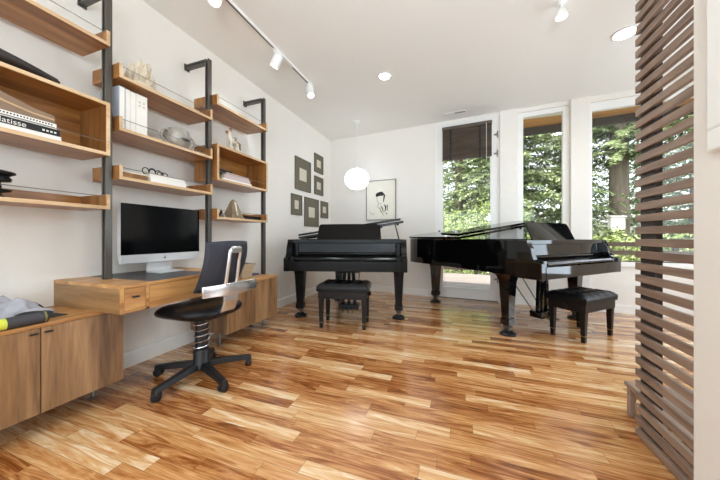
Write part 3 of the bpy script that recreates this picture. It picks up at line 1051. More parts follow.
ZB3 = 1.3935
bx = thing('wooden_box', 'shallow brown wooden box lying left of the flat white books', 'box', (-2.3, 1.162, ZB3))
MB().box(0, 0.2, 0, 0.172, 0.0, 0.04).build('body', M['shelfend'], bx, bevel=0.002)
MB().box(-0.002, 0.204, -0.001, 0.176, 0.0405, 0.05).build('lid', M['pages'], bx, bevel=0.002)
g = 'flat white books above the computer'
book('flat white book at the bottom of the pair above the computer', g, Matrix.Translation((-2.29, 1.345, ZB3)), 0.215, 0.272, 0.036, M['bookwhite'])
book('flat white book on top of the pair above the computer, under the wire ornament', g, Matrix.Translation((-2.29, 1.345, ZB3 + 0.0365)), 0.205, 0.268, 0.028, M['bookwhite'])
wi = thing('wire_ornament', 'black twisted wire ornament resting on the flat white books', 'ornament', (-2.17, 1.445, ZB3 + 0.0655))
def ring(cy, cz, r_, n=16, x=0.0):
    return [(x, cy + r_ * math.cos(2 * math.pi * i / n), cz + r_ * 1.1 * math.sin(2 * math.pi * i / n)) for i in range(n)]
w = MB()
for cy, cz, r_, x in ((-0.075, 0.028, 0.022, 0), (-0.035, 0.026, 0.024, 0.01), (-0.02, 0.026, 0.023, -0.012), (0.012, 0.024, 0.022, 0.006), (0.035, 0.023, 0.02, -0.01), (0.07, 0.02, 0.018, 0.0)):
    w.tube(ring(cy, cz, r_, x=x), 0.0035, 6, True)
w.tube([(0, -0.09, 0.008), (0, 0.085, 0.005)], 0.0035, 6)
w.tube([(0.0, 0.05, 0.045), (0.0, 0.045, 0.0)], 0.003, 6)
w.build('wire', M['black'], wi)

fg = thing('figurine', 'small cream and brown horse-like figurine on the far box shelf', 'figurine', (-2.16, 2.185, 1.8465))
b = MB()
b.ball((0, 0.0, 0.125), (0.03, 0.058, 0.034), 14, 8)
b.ball((0, -0.05, 0.19), (0.022, 0.028, 0.03), 12, 8)
b.tube([(0, -0.035, 0.13), (0, -0.048, 0.185)], [0.026, 0.02], 10)
b.build('body', M['bone'], fg)
for x, y in ((-0.018, -0.04), (0.018, -0.04), (-0.018, 0.045), (0.018, 0.045)):
    MB().tube([(x, y, 0.11), (x * 1.2, y * 1.15, 0.05), (x * 1.2, y * 1.2, 0.006)], [0.014, 0.010, 0.011], 8).build('leg', M['bone'], fg)
for y in (-0.05, 0.05):
    MB().box(-0.028, 0.03, y - 0.022, y + 0.018, 0, 0.012).build('hoof', M['brownfig'], fg, bevel=0.003)
MB().ball((0.005, -0.075, 0.19), (0.014, 0.02, 0.014), 10, 6).build('muzzle', M['brownfig'], fg)
MB().tube([(0, 0.058, 0.13), (0, 0.095, 0.12), (0, 0.105, 0.06)], [0.012, 0.014, 0.006], 8).build('tail', M['brownfig'], fg)
MB().tube([(0.0, -0.03, 0.215), (0.0, -0.02, 0.245), (0.0, -0.045, 0.235)], [0.012, 0.01, 0.005], 8).build('mane', M['brownfig'], fg)
MB().box(-0.033, 0.033, -0.008, 0.03, 0.12, 0.164).build('saddle', M['inkgrey'], fg, bevel=0.008)

ZC = 1.5365
g = 'books in the far box shelf'
book('pale book at the bottom of the far box shelf pile', g, Matrix.Translation((-2.31, 1.99, ZC)), 0.222, 0.385, 0.024, M['bookwhite'])
book('rose-grey book second from the bottom in the far box shelf', g, Matrix.Translation((-2.31, 2.02, ZC + 0.0245)), 0.215, 0.345, 0.036, M['bookpink'])
book('rose-grey book third from the bottom in the far box shelf', g, Matrix.Translation((-2.31, 2.05, ZC + 0.061)), 0.208, 0.30, 0.026, M['bookpink'])
book('black book topmost in the far box shelf', g, Matrix.Translation((-2.31, 1.98, ZC + 0.0875)), 0.2, 0.15, 0.02, M['bookblack'])

ZC3 = 1.1855
mtn = thing('metronome', 'tan pyramid metronome on the lowest far tray', 'metronome', (-2.13, 2.165, ZC3))
MB().frust((0, 0, 0.012), 0.06, 0.078, (0, 0, 0.172), 0.018, 0.022).frust((0, 0, 0.172), 0.018, 0.022, (0, 0, 0.19), 0.006, 0.006).build('case', M['metro'], mtn, bevel=0.003)
MB().box(-0.066, 0.066, -0.085, 0.085, 0, 0.012).build('base', M['metro'], mtn, bevel=0.002)
MB().bar((0.058, 0, 0.03), (0.024, 0.0, 0.165), 0.012, 0.001, up=(1, 0, 0.3)).build('scale_plate', M['pages'], mtn)
MB().bar((0.063, 0, 0.03), (0.028, 0.012, 0.17), 0.0018, 0.0012, up=(1, 0, 0.3)).build('pendulum', M['rail'], mtn)
ec = thing('folded_card', 'small black and white folded card left of the metronome', 'card', (-2.15, 2.005, ZC3))
MB().prism([(-0.05, 0), (-0.045, 0), (0.002, 0.075), (0.045, 0), (0.05, 0), (0.003, 0.08)], -0.04, 0.04, 'x').build('card', M['bookwhite'], ec)
MB().bar((0.0405, -0.035, 0.004), (0.0405, -0.005, 0.06), 0.012, 0.001, up=(1, 0, 0)).build('printed_panel', M['bookblack'], ec)
dbx = thing('lacquer_box', 'long low dark brown box right of the metronome', 'box', (-2.2, 2.42, ZC3))
MB().box(-0.06, 0.08, -0.12, 0.14, 0, 0.04).build('body', M['benchwood'], dbx, bevel=0.002)
MB().box(-0.062, 0.082, -0.122, 0.142, 0.0405, 0.055).build('lid', M['shelfend'], dbx, bevel=0.002)

# on the far cabinet
ct = thing('planter', 'tan tapered square planter on the far cabinet behind the chair back', 'planter', (-2.14, 2.30, 0.5705))
o_ = MB()
o_.frust((0, 0, 0), 0.06, 0.066, (0, 0, 0.135), 0.082, 0.088).build('pot', M['tan'], ct, bevel=0.003)
MB().box(-0.092, 0.092, -0.098, 0.098, 0.135, 0.15).build('rim', M['tan'], ct, bevel=0.004)
MB().box(-0.08, 0.08, -0.086, 0.086, 0.1505, 0.152).build('soil', M['bark'], ct)
bk = book('thin purple book lying flat beside the tan planter', None, Matrix.Translation((-2.34, 2.42, 0.5705)), 0.19, 0.15, 0.018, M['bookpurple'])

# on the near cabinet
tb = thing('foam_roller', 'charcoal foam cylinder with a lime green end on the near cabinet', 'roller', (-1.965, 0.70, 0.5715 + 0.027), R(-2))
MB().tube([(0, -0.062, 0), (0, 0.055, 0)], 0.027, 24).build('sleeve', M['foam'], tb)
MB().tube([(0, -0.28, 0), (0, -0.062, 0)], 0.026, 24).build('grip', M['lime'], tb)
MB().tube([(0, 0.055, 0), (0, 0.058, 0)], 0.028, 24).tube([(0, 0.066, 0), (0, 0.071, 0)], 0.028, 24).build('end_cap', M['black'], tb)
MB().tube([(0, 0.058, 0), (0, 0.066, 0)], 0.0272, 24).build('band', M['inkolive'], tb)


def crumple(nx, ny, sx, sy, h, seed, droop=0.0):
    rnd = random.Random(seed)
    gr = [[rnd.random() for _ in range(9)] for _ in range(9)]

    def val(x, y):
        x, y = x * 7.99, y * 7.99
        i, j = int(x), int(y)
        fx, fy = x - i, y - j
        fx, fy = fx * fx * (3 - 2 * fx), fy * fy * (3 - 2 * fy)
        return (gr[i][j] * (1 - fx) + gr[i + 1][j] * fx) * (1 - fy) + (gr[i][j + 1] * (1 - fx) + gr[i + 1][j + 1] * fx) * fy
    v, f = [], []
    for i in range(nx + 1):
        for j in range(ny + 1):
            a, c = i / nx, j / ny
            e = min(a, 1 - a, c, 1 - c) * 4
            e = min(1, e) ** 0.7
            z = h * e * (0.5 + 0.7 * val(a, c) + 0.25 * abs(math.sin(9 * a + 6 * val(c, a)))) + 0.004
            v.append(((a - .5) * sx * (0.9 + 0.25 * val(a, c)), (c - .5) * sy * (0.85 + 0.3 * val(c, a)), z))
    for i in range(nx):
        for j in range(ny):
            k = i * (ny + 1) + j
            f.append((k, k + ny + 1, k + ny + 2, k + 1))
    return v, f


jk = thing('jacket', 'crumpled grey-white jacket heaped on the near cabinet behind the roller', 'jacket', (-2.19, 0.625, 0.572))
b = MB()
v, f = crumple(34, 40, 0.25, 0.40, 0.075, 5)
b.add([(p[0], p[1], p[2] + 0.02) for p in v], f, None, True)
b.build('shell', M['cloth'], jk, solid=0.006)
b = MB()
v, f = crumple(24, 30, 0.32, 0.44, 0.04, 8)
b.add([(p[0] + 0.005, p[1] + 0.01, p[2]) for p in v], f, None, True)
b.build('lining', M['darkcloth'], jk, solid=-0.004)
MB().tube([(0.08, 0.1, 0.05), (0.05, 0.14, 0.065), (0.02, 0.185, 0.07), (0.06, 0.2, 0.045), (0.1, 0.18, 0.02)], 0.004, 6).build('piping', M['black'], jk)

# ------------------------------------------------------------------ office chair
oc = thing('office_chair', 'black swivel office chair with a chrome back frame at the desk', 'chair', (-1.735, 1.47, 0), R(90))
for k in range(5):
    a = R(90 - 18 + 72 * k + 36)
    dx, dy = math.cos(a), math.sin(a)
    sx, sy = -dy, dx
    arm = MB()
    prof = [(0.03, 0.094, 0.034), (0.12, 0.09, 0.030), (0.22, 0.078, 0.025), (0.335, 0.066, 0.021)]
    v = []
    for r_, z, w in prof:
        hh = 0.022 - 0.02 * r_
        for i, j in ((-1, -1), (1, -1), (0.7, 1), (-0.7, 1)):
            v.append((dx * r_ + sx * w * i, dy * r_ + sy * w * i, z + hh * j))
    fs = [(3, 2, 1, 0)]
    for q in range(3):
        for j in range(4):
            fs.append((q * 4 + j, q * 4 + (j + 1) % 4, q * 4 + 4 + (j + 1) % 4, q * 4 + 4 + j))
    fs.append((12, 13, 14, 15))
    arm.add(v, fs)
    ao = arm.build('base_arm', M['black'], oc, bevel=0.004)
    cs_ = MB()
    cx, cy = dx * 0.316, dy * 0.316
    sw = R(37 * k + 20)
    ax = Vector((math.cos(sw), math.sin(sw), 0))
    for q in (-0.014, 0.014):
        mt = Matrix.Translation(Vector((cx, cy, 0.029)) + ax * q) @ ax.to_track_quat('Z', 'Y').to_matrix().to_4x4()
        cs_.lathe([(0.02, -0.010), (0.027, -0.008), (0.029, 0), (0.027, 0.008), (0.02, 0.010)], 18, mt)
    cs_.tube([(cx, cy, 0.03), (cx, cy, 0.068)], 0.009, 8)
    cs_.box(-0.012, 0.012, -0.03, 0.012, 0.035, 0.06, Matrix.Translation((cx, cy, 0)) @ Matrix.Rotation(sw, 4, 'Z'))
    cs_.build('caster', M['black'], ao)
MB().lathe([(0.05, 0.068), (0.06, 0.075), (0.06, 0.115), (0.054, 0.125), (0.054, 0.192), (0.05, 0.2)], 24).build('hub', M['black'], oc)
MB().lathe([(0.043, 0.2), (0.043, 0.43)], 20).build('column', M['black'], oc)
sp = [(0.049 * math.cos(t), 0.049 * math.sin(t), 0.2 + 0.22 * t / (2 * math.pi * 5.5)) for t in [2 * math.pi * 5.5 * i / 110 for i in range(111)]]
MB().tube(sp, 0.0042, 6).build('spring', M['chrome'], oc)
# seat: rounded slab, thicker and raised at the back, waterfall at the front
sv, sf = [], []
nu, nv = 28, 12
def seat_pt(u, w):
    a = 2 * math.pi * u
    ca, sa = math.cos(a), math.sin(a)
    x = 0.235 * (abs(ca) ** 0.62) * (1 if ca >= 0 else -1)
    y = 0.245 * (abs(sa) ** 0.62) * (1 if sa >= 0 else -1)
    r_ = math.cos(w) ** 0.45 if abs(w) < math.pi / 2 - 1e-6 else 0.0
    z = 0.052 * math.sin(w)
    X_, Y_ = x * r_, y * r_ + 0.0
    z += 0.487 - 0.08 * max(0, (Y_ - 0.02)) ** 1.2 - 0.25 * (max(0, Y_ - 0.15)) + 0.25 * X_ * X_
    return (X_, Y_ + 0.01, z)
for j in range(nv + 1):
    w = -math.pi / 2 + math.pi * j / nv
    for i in range(nu):
        sv.append(seat_pt(i / nu, w))
for j in range(nv):
    for i in range(nu):
        i2 = (i + 1) % nu
        sf.append((j * nu + i, j * nu + i2, (j + 1) * nu + i2, (j + 1) * nu + i))
MB().add(sv, sf, None, True).build('seat', M['leather'], oc)
MB().box(-0.09, 0.09, -0.13, 0.1, 0.425, 0.452).build('seat_plate', M['black'], oc, bevel=0.006)
# mesh back, curved sideways and leaning
bv, bf = [], []
nx, nz = 14, 12
for j in range(nz + 1):
    q = j / nz
    for i in range(nx + 1):
        a = (i / nx - 0.5) * 2
        wdt = 0.205 + 0.03 * math.sin(q * math.pi * 0.55) - 0.02 * q
        x = a * wdt * 0.85 + 0.022
        y = -0.205 - 0.055 * q - 0.05 * math.sin(q * 2.6) + 0.10 * a * a * (1 - 0.35 * q)
        z = 0.63 + 0.345 * q - 0.01 * a * a * (1 if j == nz else 0)
        bv.append((x, y, z))
for j in range(nz):
    for i in range(nx):
        k = j * (nx + 1) + i
        bf.append((k, k + 1, k + nx + 2, k + nx + 1))
MB().add(bv, bf, None, True).build('backrest', M['mesh'], oc, solid=0.016)
# chrome cross bar wrapped round the lower back
cb = MB()
cv = []
n = 16
for i in range(n + 1):
    a = (i / n - 0.5) * 2
    x, y = a * 0.235 + 0.03, -0.275 + 0.035 * a * a
    t = Vector((1, 0.07 * a / 0.235, 0)).normalized()
    nn = Vector((t.y, -t.x, 0))
    for du, dz in ((0, -0.044), (0.014, -0.042), (0.018, 0), (0.014, 0.042), (0, 0.044), (-0.004, 0)):
        p_ = Vector((x, y, 0.648 - 0.006 * a)) + nn * du
        cv.append((p_.x, p_.y, p_.z + dz * (1 - 0.15 * abs(a))))
cf = [list(range(6))[::-1], [n * 6 + j for j in range(6)]]
for i in range(n):
    for j in range(6):
        cf.append((i * 6 + j, i * 6 + (j + 1) % 6, i * 6 + 6 + (j + 1) % 6, i * 6 + 6 + j))
cb.add(cv, cf, None, True)
cb.build('lumbar_bar', M['chrome'], oc, bevel=0.003)
lp = MB()
yb = -0.272
path = [(-0.046, yb + 0.005, 0.62), (-0.046, yb - 0.012, 0.72), (-0.044, yb - 0.028, 0.82), (-0.045, yb - 0.04, 0.895), (-0.03, yb - 0.044, 0.912),
        (0.03, yb - 0.044, 0.912), (0.045, yb - 0.04, 0.895), (0.044, yb - 0.028, 0.82), (0.046, yb - 0.012, 0.72), (0.046, yb + 0.005, 0.62)]
lp.tube([(p[0] - 0.006, p[1], p[2] + 0.015) for p in path], 0.0125, 10, flat=(1.0, 1.0))
lp.box(-0.051, 0.039, yb - 0.055, yb - 0.036, 0.895, 0.93)
lp.build('back_frame', M['chrome'], oc, bevel=0.002)
br = MB()
cvs = []
for (y, z, w) in ((yb + 0.005, 0.66, 0.062), (yb + 0.003, 0.58, 0.06), (yb + 0.03, 0.51, 0.058), (yb + 0.085, 0.465, 0.055), (-0.1, 0.44, 0.05)):
    cvs.append((y, z, w))
v = []
for y, z, w in cvs:
    v += [(-w, y - 0.008, z - 0.008), (w, y - 0.008, z - 0.008), (w, y + 0.008, z + 0.008), (-w, y + 0.008, z + 0.008)]
fs = [(3, 2, 1, 0), (16, 17, 18, 19)]
for q in range(4):
    for j in range(4):
        fs.append((q * 4 + j, q * 4 + (j + 1) % 4, q * 4 + 4 + (j + 1) % 4, q * 4 + 4 + j))
br.add(v, fs)
br.build('back_bracket', M['chrome'], oc, bevel=0.004)

# ------------------------------------------------------------------ pictures
def wall_pic(label, y0, y1, z0, z1, iw=0.32, ih=0.3):
    t = thing('picture_frame', label, 'picture', (XL, (y0 + y1) / 2, (z0 + z1) / 2), 0, 'dark framed pictures on the left wall')
    w, h = (y1 - y0) / 2, (z1 - z0) / 2
    f = MB()
    g_ = 0.014
    f.box(0, 0.022, -w, -w + g_, -h, h).box(0, 0.022, w - g_, w, -h, h).box(0, 0.022, -w + g_, w - g_, -h, -h + g_).box(0, 0.022, -w + g_, w - g_, h - g_, h)
    f.build('frame', M['matte'], t, bevel=0.002)
    MB().box(0, 0.012, -w + g_, w - g_, -h + g_, h - g_).build('mat_board', M['matte'], t)
    MB().box(0.012, 0.0135, -w * iw * 1.15, w * iw, -h * ih, h * ih).build('photo', M['photo'], t)


wall_pic('largest dark picture, upper left of the cluster on the left wall', 3.67, 4.14, 1.75, 2.265, 0.42, 0.38)
wall_pic('small dark picture topmost in the right column of the cluster', 4.275, 4.595, 2.155, 2.485, 0.42, 0.4)
wall_pic('small dark picture in the middle of the right column of the cluster', 4.275, 4.595, 1.76, 2.085, 0.42, 0.4)
wall_pic('small dark picture lowest and leftmost in the cluster', 3.565, 3.86, 1.345, 1.665, 0.35, 0.42)
wall_pic('tall dark picture in the middle of the bottom row of the cluster', 3.945, 4.42, 1.18, 1.665, 0.4, 0.36)
wall_pic('smallest dark picture at the right of the bottom row of the cluster', 4.51, 4.80, 1.355, 1.665, 0.42, 0.38)

ar = thing('ink_drawing', 'thin-framed ink portrait sketch on cream paper on the back wall', 'picture', bw(1.07, 0, 1.67), -AW)
W2, H2 = 0.287, 0.362
f = MB()
f.box(-W2, -W2 + 0.012, -0.028, 0, -H2, H2).box(W2 - 0.012, W2, -0.028, 0, -H2, H2).box(-W2 + 0.012, W2 - 0.012, -0.028, 0, -H2, -H2 + 0.012).box(-W2 + 0.012, W2 - 0.012, -0.028, 0, H2 - 0.012, H2)
f.build('frame', M['rail'], ar)
MB().box(-W2 + 0.012, W2 - 0.012, -0.014, 0, -H2 + 0.012, H2 - 0.012).build('paper', M['paper'], ar)


def stroke(b, pts, ws):
    v, f_ = [], []
    for i, p in enumerate(pts):
        a = Vector(pts[max(i - 1, 0)])
        c = Vector(pts[min(i + 1, len(pts) - 1)])
        t = (c - a).normalized()
        n_ = Vector((-t.y, t.x))
        for s in (-1, 1):
            q = Vector(p) + n_ * ws[i] * s
            v.append((q.x, -0.0146, q.y))
    for i in range(len(pts) - 1):
        f_.append((2 * i, 2 * i + 1, 2 * i + 3, 2 * i + 2))
    b.add(v, f_)


b = MB()
stroke(b, [(-0.09, 0.065), (-0.075, 0.1), (-0.03, 0.118), (0.02, 0.13), (0.05, 0.105)], [0.01, 0.028, 0.03, 0.024, 0.01])
stroke(b, [(-0.07, 0.07), (-0.02, 0.1), (0.045, 0.085)], [0.01, 0.022, 0.012])
stroke(b, [(0.045, 0.13), (0.07, 0.08), (0.06, 0.02), (0.05, -0.04)], [0.006, 0.016, 0.012, 0.006])
stroke(b, [(0.06, -0.08), (0.095, -0.12), (0.09, -0.18), (0.07, -0.22)], [0.005, 0.014, 0.01, 0.004])
stroke(b, [(0.125, -0.09), (0.125, -0.2)], [0.008, 0.006])
stroke(b, [(0.095, -0.235), (0.12, -0.255)], [0.01, 0.008])
b.build('ink_strokes', M['ink'], ar)
b = MB()
stroke(b, [(-0.075, 0.06), (-0.07, 0.0), (-0.05, -0.05), (-0.02, -0.07), (0.02, -0.06)], [0.004, 0.004, 0.005, 0.004, 0.003])
stroke(b, [(-0.04, -0.06), (-0.06, -0.12), (-0.03, -0.16)], [0.004, 0.006, 0.003])
stroke(b, [(-0.2, -0.2), (-0.19, -0.25), (-0.14, -0.255), (-0.13, -0.22)], [0.003, 0.004, 0.004, 0.003])
b.build('grey_strokes', M['inkgrey'], ar)
b = MB()
stroke(b, [(0.0, -0.1), (0.03, -0.15), (0.05, -0.22)], [0.006, 0.014, 0.006])
stroke(b, [(-0.02, -0.13), (0.0, -0.2), (0.06, -0.28)], [0.006, 0.01, 0.004])
b.build('olive_strokes', M['inkolive'], ar)


# ------------------------------------------------------------------ pianos
def outline(W, L, y0, inset=0.0, over=0.0):
    i = inset - over
    pts = [(i, y0), (i, L - 0.36)]
    pts += bez((i, L - 0.36), (i, L - 0.12), (0.06, L - i), (0.27, L - i), 8)[1:]
    k = L * 0.36
    pts += bez((0.27, L - i), (0.46, L - i), (0.58 - i, L - 0.1), (0.66 - i, L - 0.36), 8)[1:]
    pts += bez((0.66 - i, L - 0.36), (0.78 - i, L * 0.60), (W - i, L * 0.62), (W - i, k + 0.12), 12)[1:]
    pts += [(W - i, y0)]
    return pts


def piano(label, loc, rz, W, L, lac, lid_deg, legbrass, fold, flap, li, tail_y):
    t = thing('grand_piano', label, 'piano', loc, rz, 'grand pianos')
    zb, zt = 0.63, 0.971
    y0 = 0.15
    # rim: hollow wall following the outline
    o = outline(W, L, y0 + 0.08)
    q = outline(W, L, y0 + 0.08, 0.055)
    n = len(o)
    v = [(p[0], p[1], zb) for p in o] + [(p[0], p[1], zt) for p in o] + [(p[0], p[1], zb) for p in q] + [(p[0], p[1], zt) for p in q]
    f = []
    for i in range(n - 1):
        f += [(i + 1, i, n + i, n + i + 1), (2 * n + i, 2 * n + i + 1, 3 * n + i + 1, 3 * n + i), (n + i, 3 * n + i, 3 * n + i + 1, n + i + 1), (i, i + 1, 2 * n + i + 1, 2 * n + i)]
    f += [(0, 2 * n, 3 * n, n), (n - 1, 2 * n - 1, 4 * n - 1, 3 * n - 1)]
    MB().add(v, f, None, True).build('rim', lac, t)
    MB().prism(outline(W, L, 0.40, 0.054), zb + 0.03, zb + 0.06, 'z').build('soundboard', M['soundboard'], t)
    MB().prism(outline(W, L, 0.40, 0.056), zb + 0.2, zb + 0.215, 'z').build('iron_plate', M['gold'], t)
    # cheeks with the S curve
    for x0, x1 in ((0.0, 0.062), (W - 0.062, W)):
        pr = [(y0 + 0.08, zb - 0.018), (0.0, zb - 0.018), (0.0, 0.76), (0.02, 0.766)]
        pr += bez((0.02, 0.766), (0.1, 0.775), (0.08, 0.85), (0.10, 0.895), 6)[1:]
        pr += bez((0.10, 0.895), (0.12, 0.925), (0.135, 0.935), (0.135, zt), 4)[1:]
        pr += [(y0 + 0.08, zt)]
        MB().prism(pr, x0, x1, 'x').build('cheek', lac, t, bevel=0.004)
    MB().box(0.062, W - 0.062, 0.02, 0.55, zb - 0.018, zb + 0.03).build('keybed', lac, t, bevel=0.003)
    MB().box(0.062, W - 0.062, -0.004, 0.02, zb - 0.014, 0.728).build('key_slip', lac, t, bevel=0.003)
    fbp = [(0.012, 0.736), (0.01, 0.752), (0.03, 0.768), (0.13, 0.785), (0.152, 0.80), (0.158, 0.815), (0.172, 0.82), (0.18, 0.93), (0.2, 0.93), (0.2, 0.736)]
    MB().prism(fbp, 0.12, W - 0.12, 'x').build('fallboard', lac, t, bevel=0.003)
    for x0, x1 in ((0.063, 0.118), (W - 0.118, W - 0.063)):
        MB().box(x0, x1, 0.02, 0.178, zb + 0.03, 0.782).box(x0, x1, 0.178, 0.2, zb + 0.03, 0.93).build('key_block', lac, t, bevel=0.006)
    MB().box(0.0615, W - 0.0615, 0.14, 0.2, 0.93, zt).build('top_rail', lac, t, bevel=0.003)
    MB().box(0.0615, W - 0.0615, 0.2, 0.58, 0.935, 0.953).build('music_shelf', lac, t, bevel=0.002)
    # music desk: leaning panel with rounded top corners
    mw, mh = 0.395, 0.225
    pts = [(-mw, 0), (mw, 0), (mw - 0.012, mh * 0.8)] + bez((mw - 0.012, mh * 0.8), (mw - 0.014, mh * 0.93), (mw - 0.02, mh * 0.98), (mw - 0.05, mh * 0.985), 5)[1:] + [(mw * 0.5, mh * 0.997), (mw * 0.2, mh)]
    pts += [(p[0] * -1, p[1]) for p in pts[2:]][::-1]
    mt = Matrix.Translation((W / 2 + 0.012, 0.285, 0.957)) @ Matrix.Rotation(R(-24), 4, 'X')
    MB().prism(pts, 0, 0.018, 'y', mt).build('music_desk', lac, t, bevel=0.003)
    MB().box(W / 2 - mw, W / 2 + mw, 0.24, 0.30, 0.953, 0.962).build('desk_ledge', lac, t, bevel=0.002)
    # lid raised on its short stick, front flap folded back on top of it
    lid = outline(W, L, fold, 0.0, 0.018)
    mt = Matrix.Translation((-0.018, 0, zt + 0.004)) @ Matrix.Rotation(R(-lid_deg), 4, 'Y') @ Matrix.Translation((0.018, 0, 0))
    lo = MB().prism(lid, 0.0, 0.028, 'z', mt).build('lid', lac, t, bevel=0.004)
    mf = mt @ Matrix.Translation((0, fold, 0.036)) @ Matrix.Rotation(R(3.0), 4, 'X')
    MB().box(-0.018, W + 0.018 - 0.03, 0.004, flap, 0.0, 0.028, mf).build('lid_flap', lac, lo, bevel=0.004)
    for x in (W - 0.06, W - 0.28):
        MB().lathe([(0.016, -0.024), (0.016, 0.0)], 10, mt @ Matrix.Translation((x, fold + 0.04, 0))).build('lid_buffer', M['black'], lo)
    hg = MB()
    for y in (fold + 0.15, L * 0.62):
        hg.tube([(-0.004, y - 0.06, zt + 0.001), (-0.004, y + 0.06, zt + 0.001)], 0.006, 8)
    hg.build('lid_hinge', M['brass'], lo)
    top = mt @ Vector((W - 0.09, fold + 0.1, 0.0))
    MB().tube([(W - 0.045, fold + 0.1, zt - 0.03), tuple(top)], 0.008, 8).build('lid_prop', lac, t)
    # legs
    for x, y in ((li, 0.40), (W - li, 0.40), (0.42, tail_y)):
        lg_ = MB()
        for (za, wa), (zc, wc) in zip(((0.105, 0.048), (0.17, 0.048), (0.1701, 0.040), (0.50, 0.056), (0.55, 0.060), (0.585, 0.068), (0.608, 0.079), (0.622, 0.094)),
                                      ((0.17, 0.048), (0.1701, 0.040), (0.50, 0.056), (0.55, 0.060), (0.585, 0.068), (0.608, 0.079), (0.622, 0.094), (zb, 0.098))):
            lg_.frust((x, y, za), wa, wa, (x, y, zc), wc, wc)
        lo_ = lg_.build('leg', lac, t)
        MB().frust((x, y, 0.075), 0.03, 0.03, (x, y, 0.105), 0.036, 0.036).build('ferrule', legbrass, lo_, bevel=0.003)
        cst = MB()
        mt2 = Matrix.Translation((x, y, 0.05)) @ Matrix.Rotation(R(90), 4, 'Y')
        cst.lathe([(0.02, -0.016), (0.03, -0.013), (0.03, 0.013), (0.02, 0.016)], 18, mt2)
        cst.box(x - 0.022, x + 0.022, y - 0.012, y + 0.012, 0.055, 0.078)
        cst.build('caster', M['steel'], lo_)
        MB().lathe([(0.078, 0), (0.08, 0.012), (0.06, 0.032), (0.045, 0.036), (0.042, 0.02), (0.001, 0.018)], 24, Matrix.Translation((x, y, 0))).build('caster_cup', M['black'], lo_)
    # lyre
    ly = MB()
    cx, cy = W / 2, 0.42
    ly.box(cx - 0.13, cx + 0.13, cy - 0.05, cy + 0.06, 0.555, 0.585)
    for s in (-1, 1):
        ly.frust((cx + s * 0.075, cy, 0.17), 0.02, 0.024, (cx + s * 0.055, cy, 0.555), 0.02, 0.024)
    ly.box(cx - 0.02, cx + 0.02, cy - 0.01, cy + 0.01, 0.17, 0.555)
    ly.box(cx - 0.125, cx + 0.125, cy - 0.07, cy + 0.07, 0.10, 0.17)
    lyo = ly.build('pedal_lyre', lac, t, bevel=0.005)
    for s in (-0.06, 0, 0.06):
        MB().bar((cx + s, cy - 0.06, 0.115), (cx + s, cy - 0.15, 0.09), 0.012, 0.005).build('pedal', M['brass'], lyo, bevel=0.003)
    for s in (-1, 1):
        MB().tube([(cx + s * 0.08, cy + 0.06, 0.16), (cx + s * 0.12, cy + 0.42, zb + 0.02)], 0.006, 8).build('lyre_brace', M['steel'], lyo)
    for x in (W * 0.36, W * 0.64):
        MB().box(x - 0.05, x + 0.05, 0.5, L * 0.72, zb - 0.0, zb + 0.05).build('underside_beam', lac, t)
    return t


piano('smaller black grand piano standing in the corner under the globe pendant', (-1.865, 2.628, 0), R(14.85), 1.385, 1.62, M['piano2'], 8.6, M['steel'], 0.62, 0.42, 0.075, 1.32)
piano('longer glossy black grand piano in front of the glazed door and windows', (0.685, 2.817, 0), R(46.0), 1.46, 2.08, M['piano'], 7.5, M['steel'], 0.93, 0.30, 0.105, 1.83)


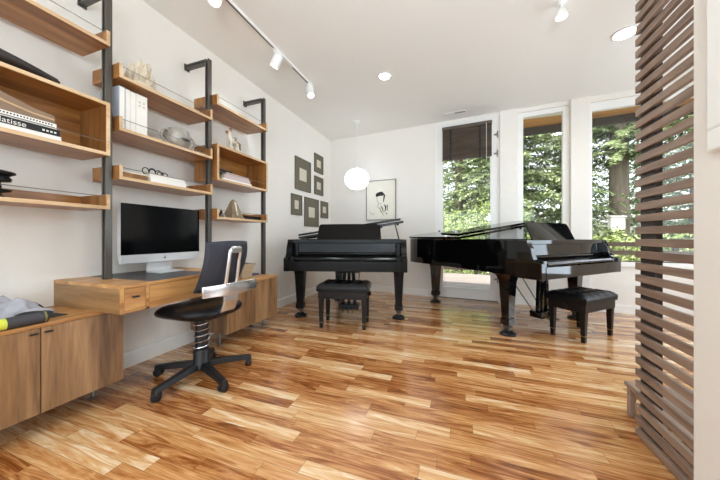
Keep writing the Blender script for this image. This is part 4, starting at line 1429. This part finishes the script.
def bench(label, loc, rz, W=0.56, D=0.36, top=0.475):
    t = thing('piano_bench', label, 'bench', loc, rz, 'piano benches')
    # tufted cushion
    nx, ny = 30, 20
    v, f = [], []
    bx_ = [(-0.18, -0.07), (-0.06, -0.07), (0.06, -0.07), (0.18, -0.07), (-0.18, 0.07), (-0.06, 0.07), (0.06, 0.07), (0.18, 0.07)]
    for j in range(ny + 1):
        for i in range(nx + 1):
            x, y = (i / nx - .5) * W, (j / ny - .5) * D
            e_ = min(1, min(i, nx - i) / 3.0, min(j, ny - j) / 3.0)
            z = top - 0.03 * (1 - e_) ** 2
            for px_, py_ in bx_:
                d2 = (x - px_) ** 2 + (y - py_) ** 2
                z -= 0.022 * math.exp(-d2 / 0.0011)
            z -= 0.008 * math.exp(-(y / 0.01) ** 2) + sum(0.008 * math.exp(-((x - q_) / 0.01) ** 2) for q_ in (-0.18, -0.06, 0.06, 0.18))
            v.append((x, y, z))
    for j in range(ny):
        for i in range(nx):
            k = j * (nx + 1) + i
            f.append((k, k + 1, k + nx + 2, k + nx + 1))
    per = [i for i in range(nx + 1)] + [j * (nx + 1) + nx for j in range(1, ny + 1)] + [ny * (nx + 1) + i for i in range(nx - 1, -1, -1)] + [j * (nx + 1) for j in range(ny - 1, 0, -1)]
    m0 = len(v)
    for k in per:
        v.append((v[k][0] * 1.015, v[k][1] * 1.02, top - 0.055))
    m1 = len(v)
    for k in per:
        v.append((v[k][0], v[k][1], top - 0.09))
    P_ = len(per)
    for a in range(P_):
        b_ = (a + 1) % P_
        f.append((per[b_], per[a], m0 + a, m0 + b_))
        f.append((m0 + b_, m0 + a, m1 + a, m1 + b_))
    f.append([m1 + a for a in range(P_)][::-1])
    cu = MB().add(v, f, None, True).build('cushion', M['leather'], t)
    for px_, py_ in bx_:
        MB().ball((px_, py_, top - 0.014), (0.009, 0.009, 0.005), 10, 6).build('button', M['leather'], cu)
    a = MB()
    w, d = W / 2 - 0.012, D / 2 - 0.012
    a.box(-w, w, -d, -d + 0.02, top - 0.17, top - 0.0905).box(-w, w, d - 0.02, d, top - 0.17, top - 0.0905).box(-w, -w + 0.02, -d + 0.02, d - 0.02, top - 0.17, top - 0.0905).box(w - 0.02, w, -d + 0.02, d - 0.02, top - 0.17, top - 0.0905)
    a.build('apron', M['benchwood'], t, bevel=0.003)
    for sx in (-1, 1):
        for sy in (-1, 1):
            x, y = sx * (w - 0.03), sy * (d - 0.03)
            l_ = MB().frust((x, y, 0.0), 0.016, 0.016, (x, y, 0.06), 0.018, 0.018).frust((x, y, 0.066), 0.0185, 0.0185, (x, y, top - 0.0905), 0.027, 0.027)
            lo_ = l_.build('leg', M['benchwood'], t, bevel=0.002)
            MB().box(x - 0.0195, x + 0.0195, y - 0.0195, y + 0.0195, 0.0605, 0.0655).build('leg_ring', M['brass'], lo_)
    for sx in (-1, 1):
        MB().lathe([(0.022, 0), (0.026, 0.01), (0.026, 0.03), (0.012, 0.034)], 16, Matrix.Translation((sx * w, 0, top - 0.13)) @ Matrix.Rotation(R(90 * sx), 4, 'Y')).build('adjuster_knob', M['benchwood'], t)
    return t


bench('tufted black leather bench in front of the smaller piano', (-1.225, 2.895, 0), R(11), top=0.495)
bench('tufted black leather bench in front of the longer glossy piano', (1.18, 3.425, 0), R(44.8), top=0.455)
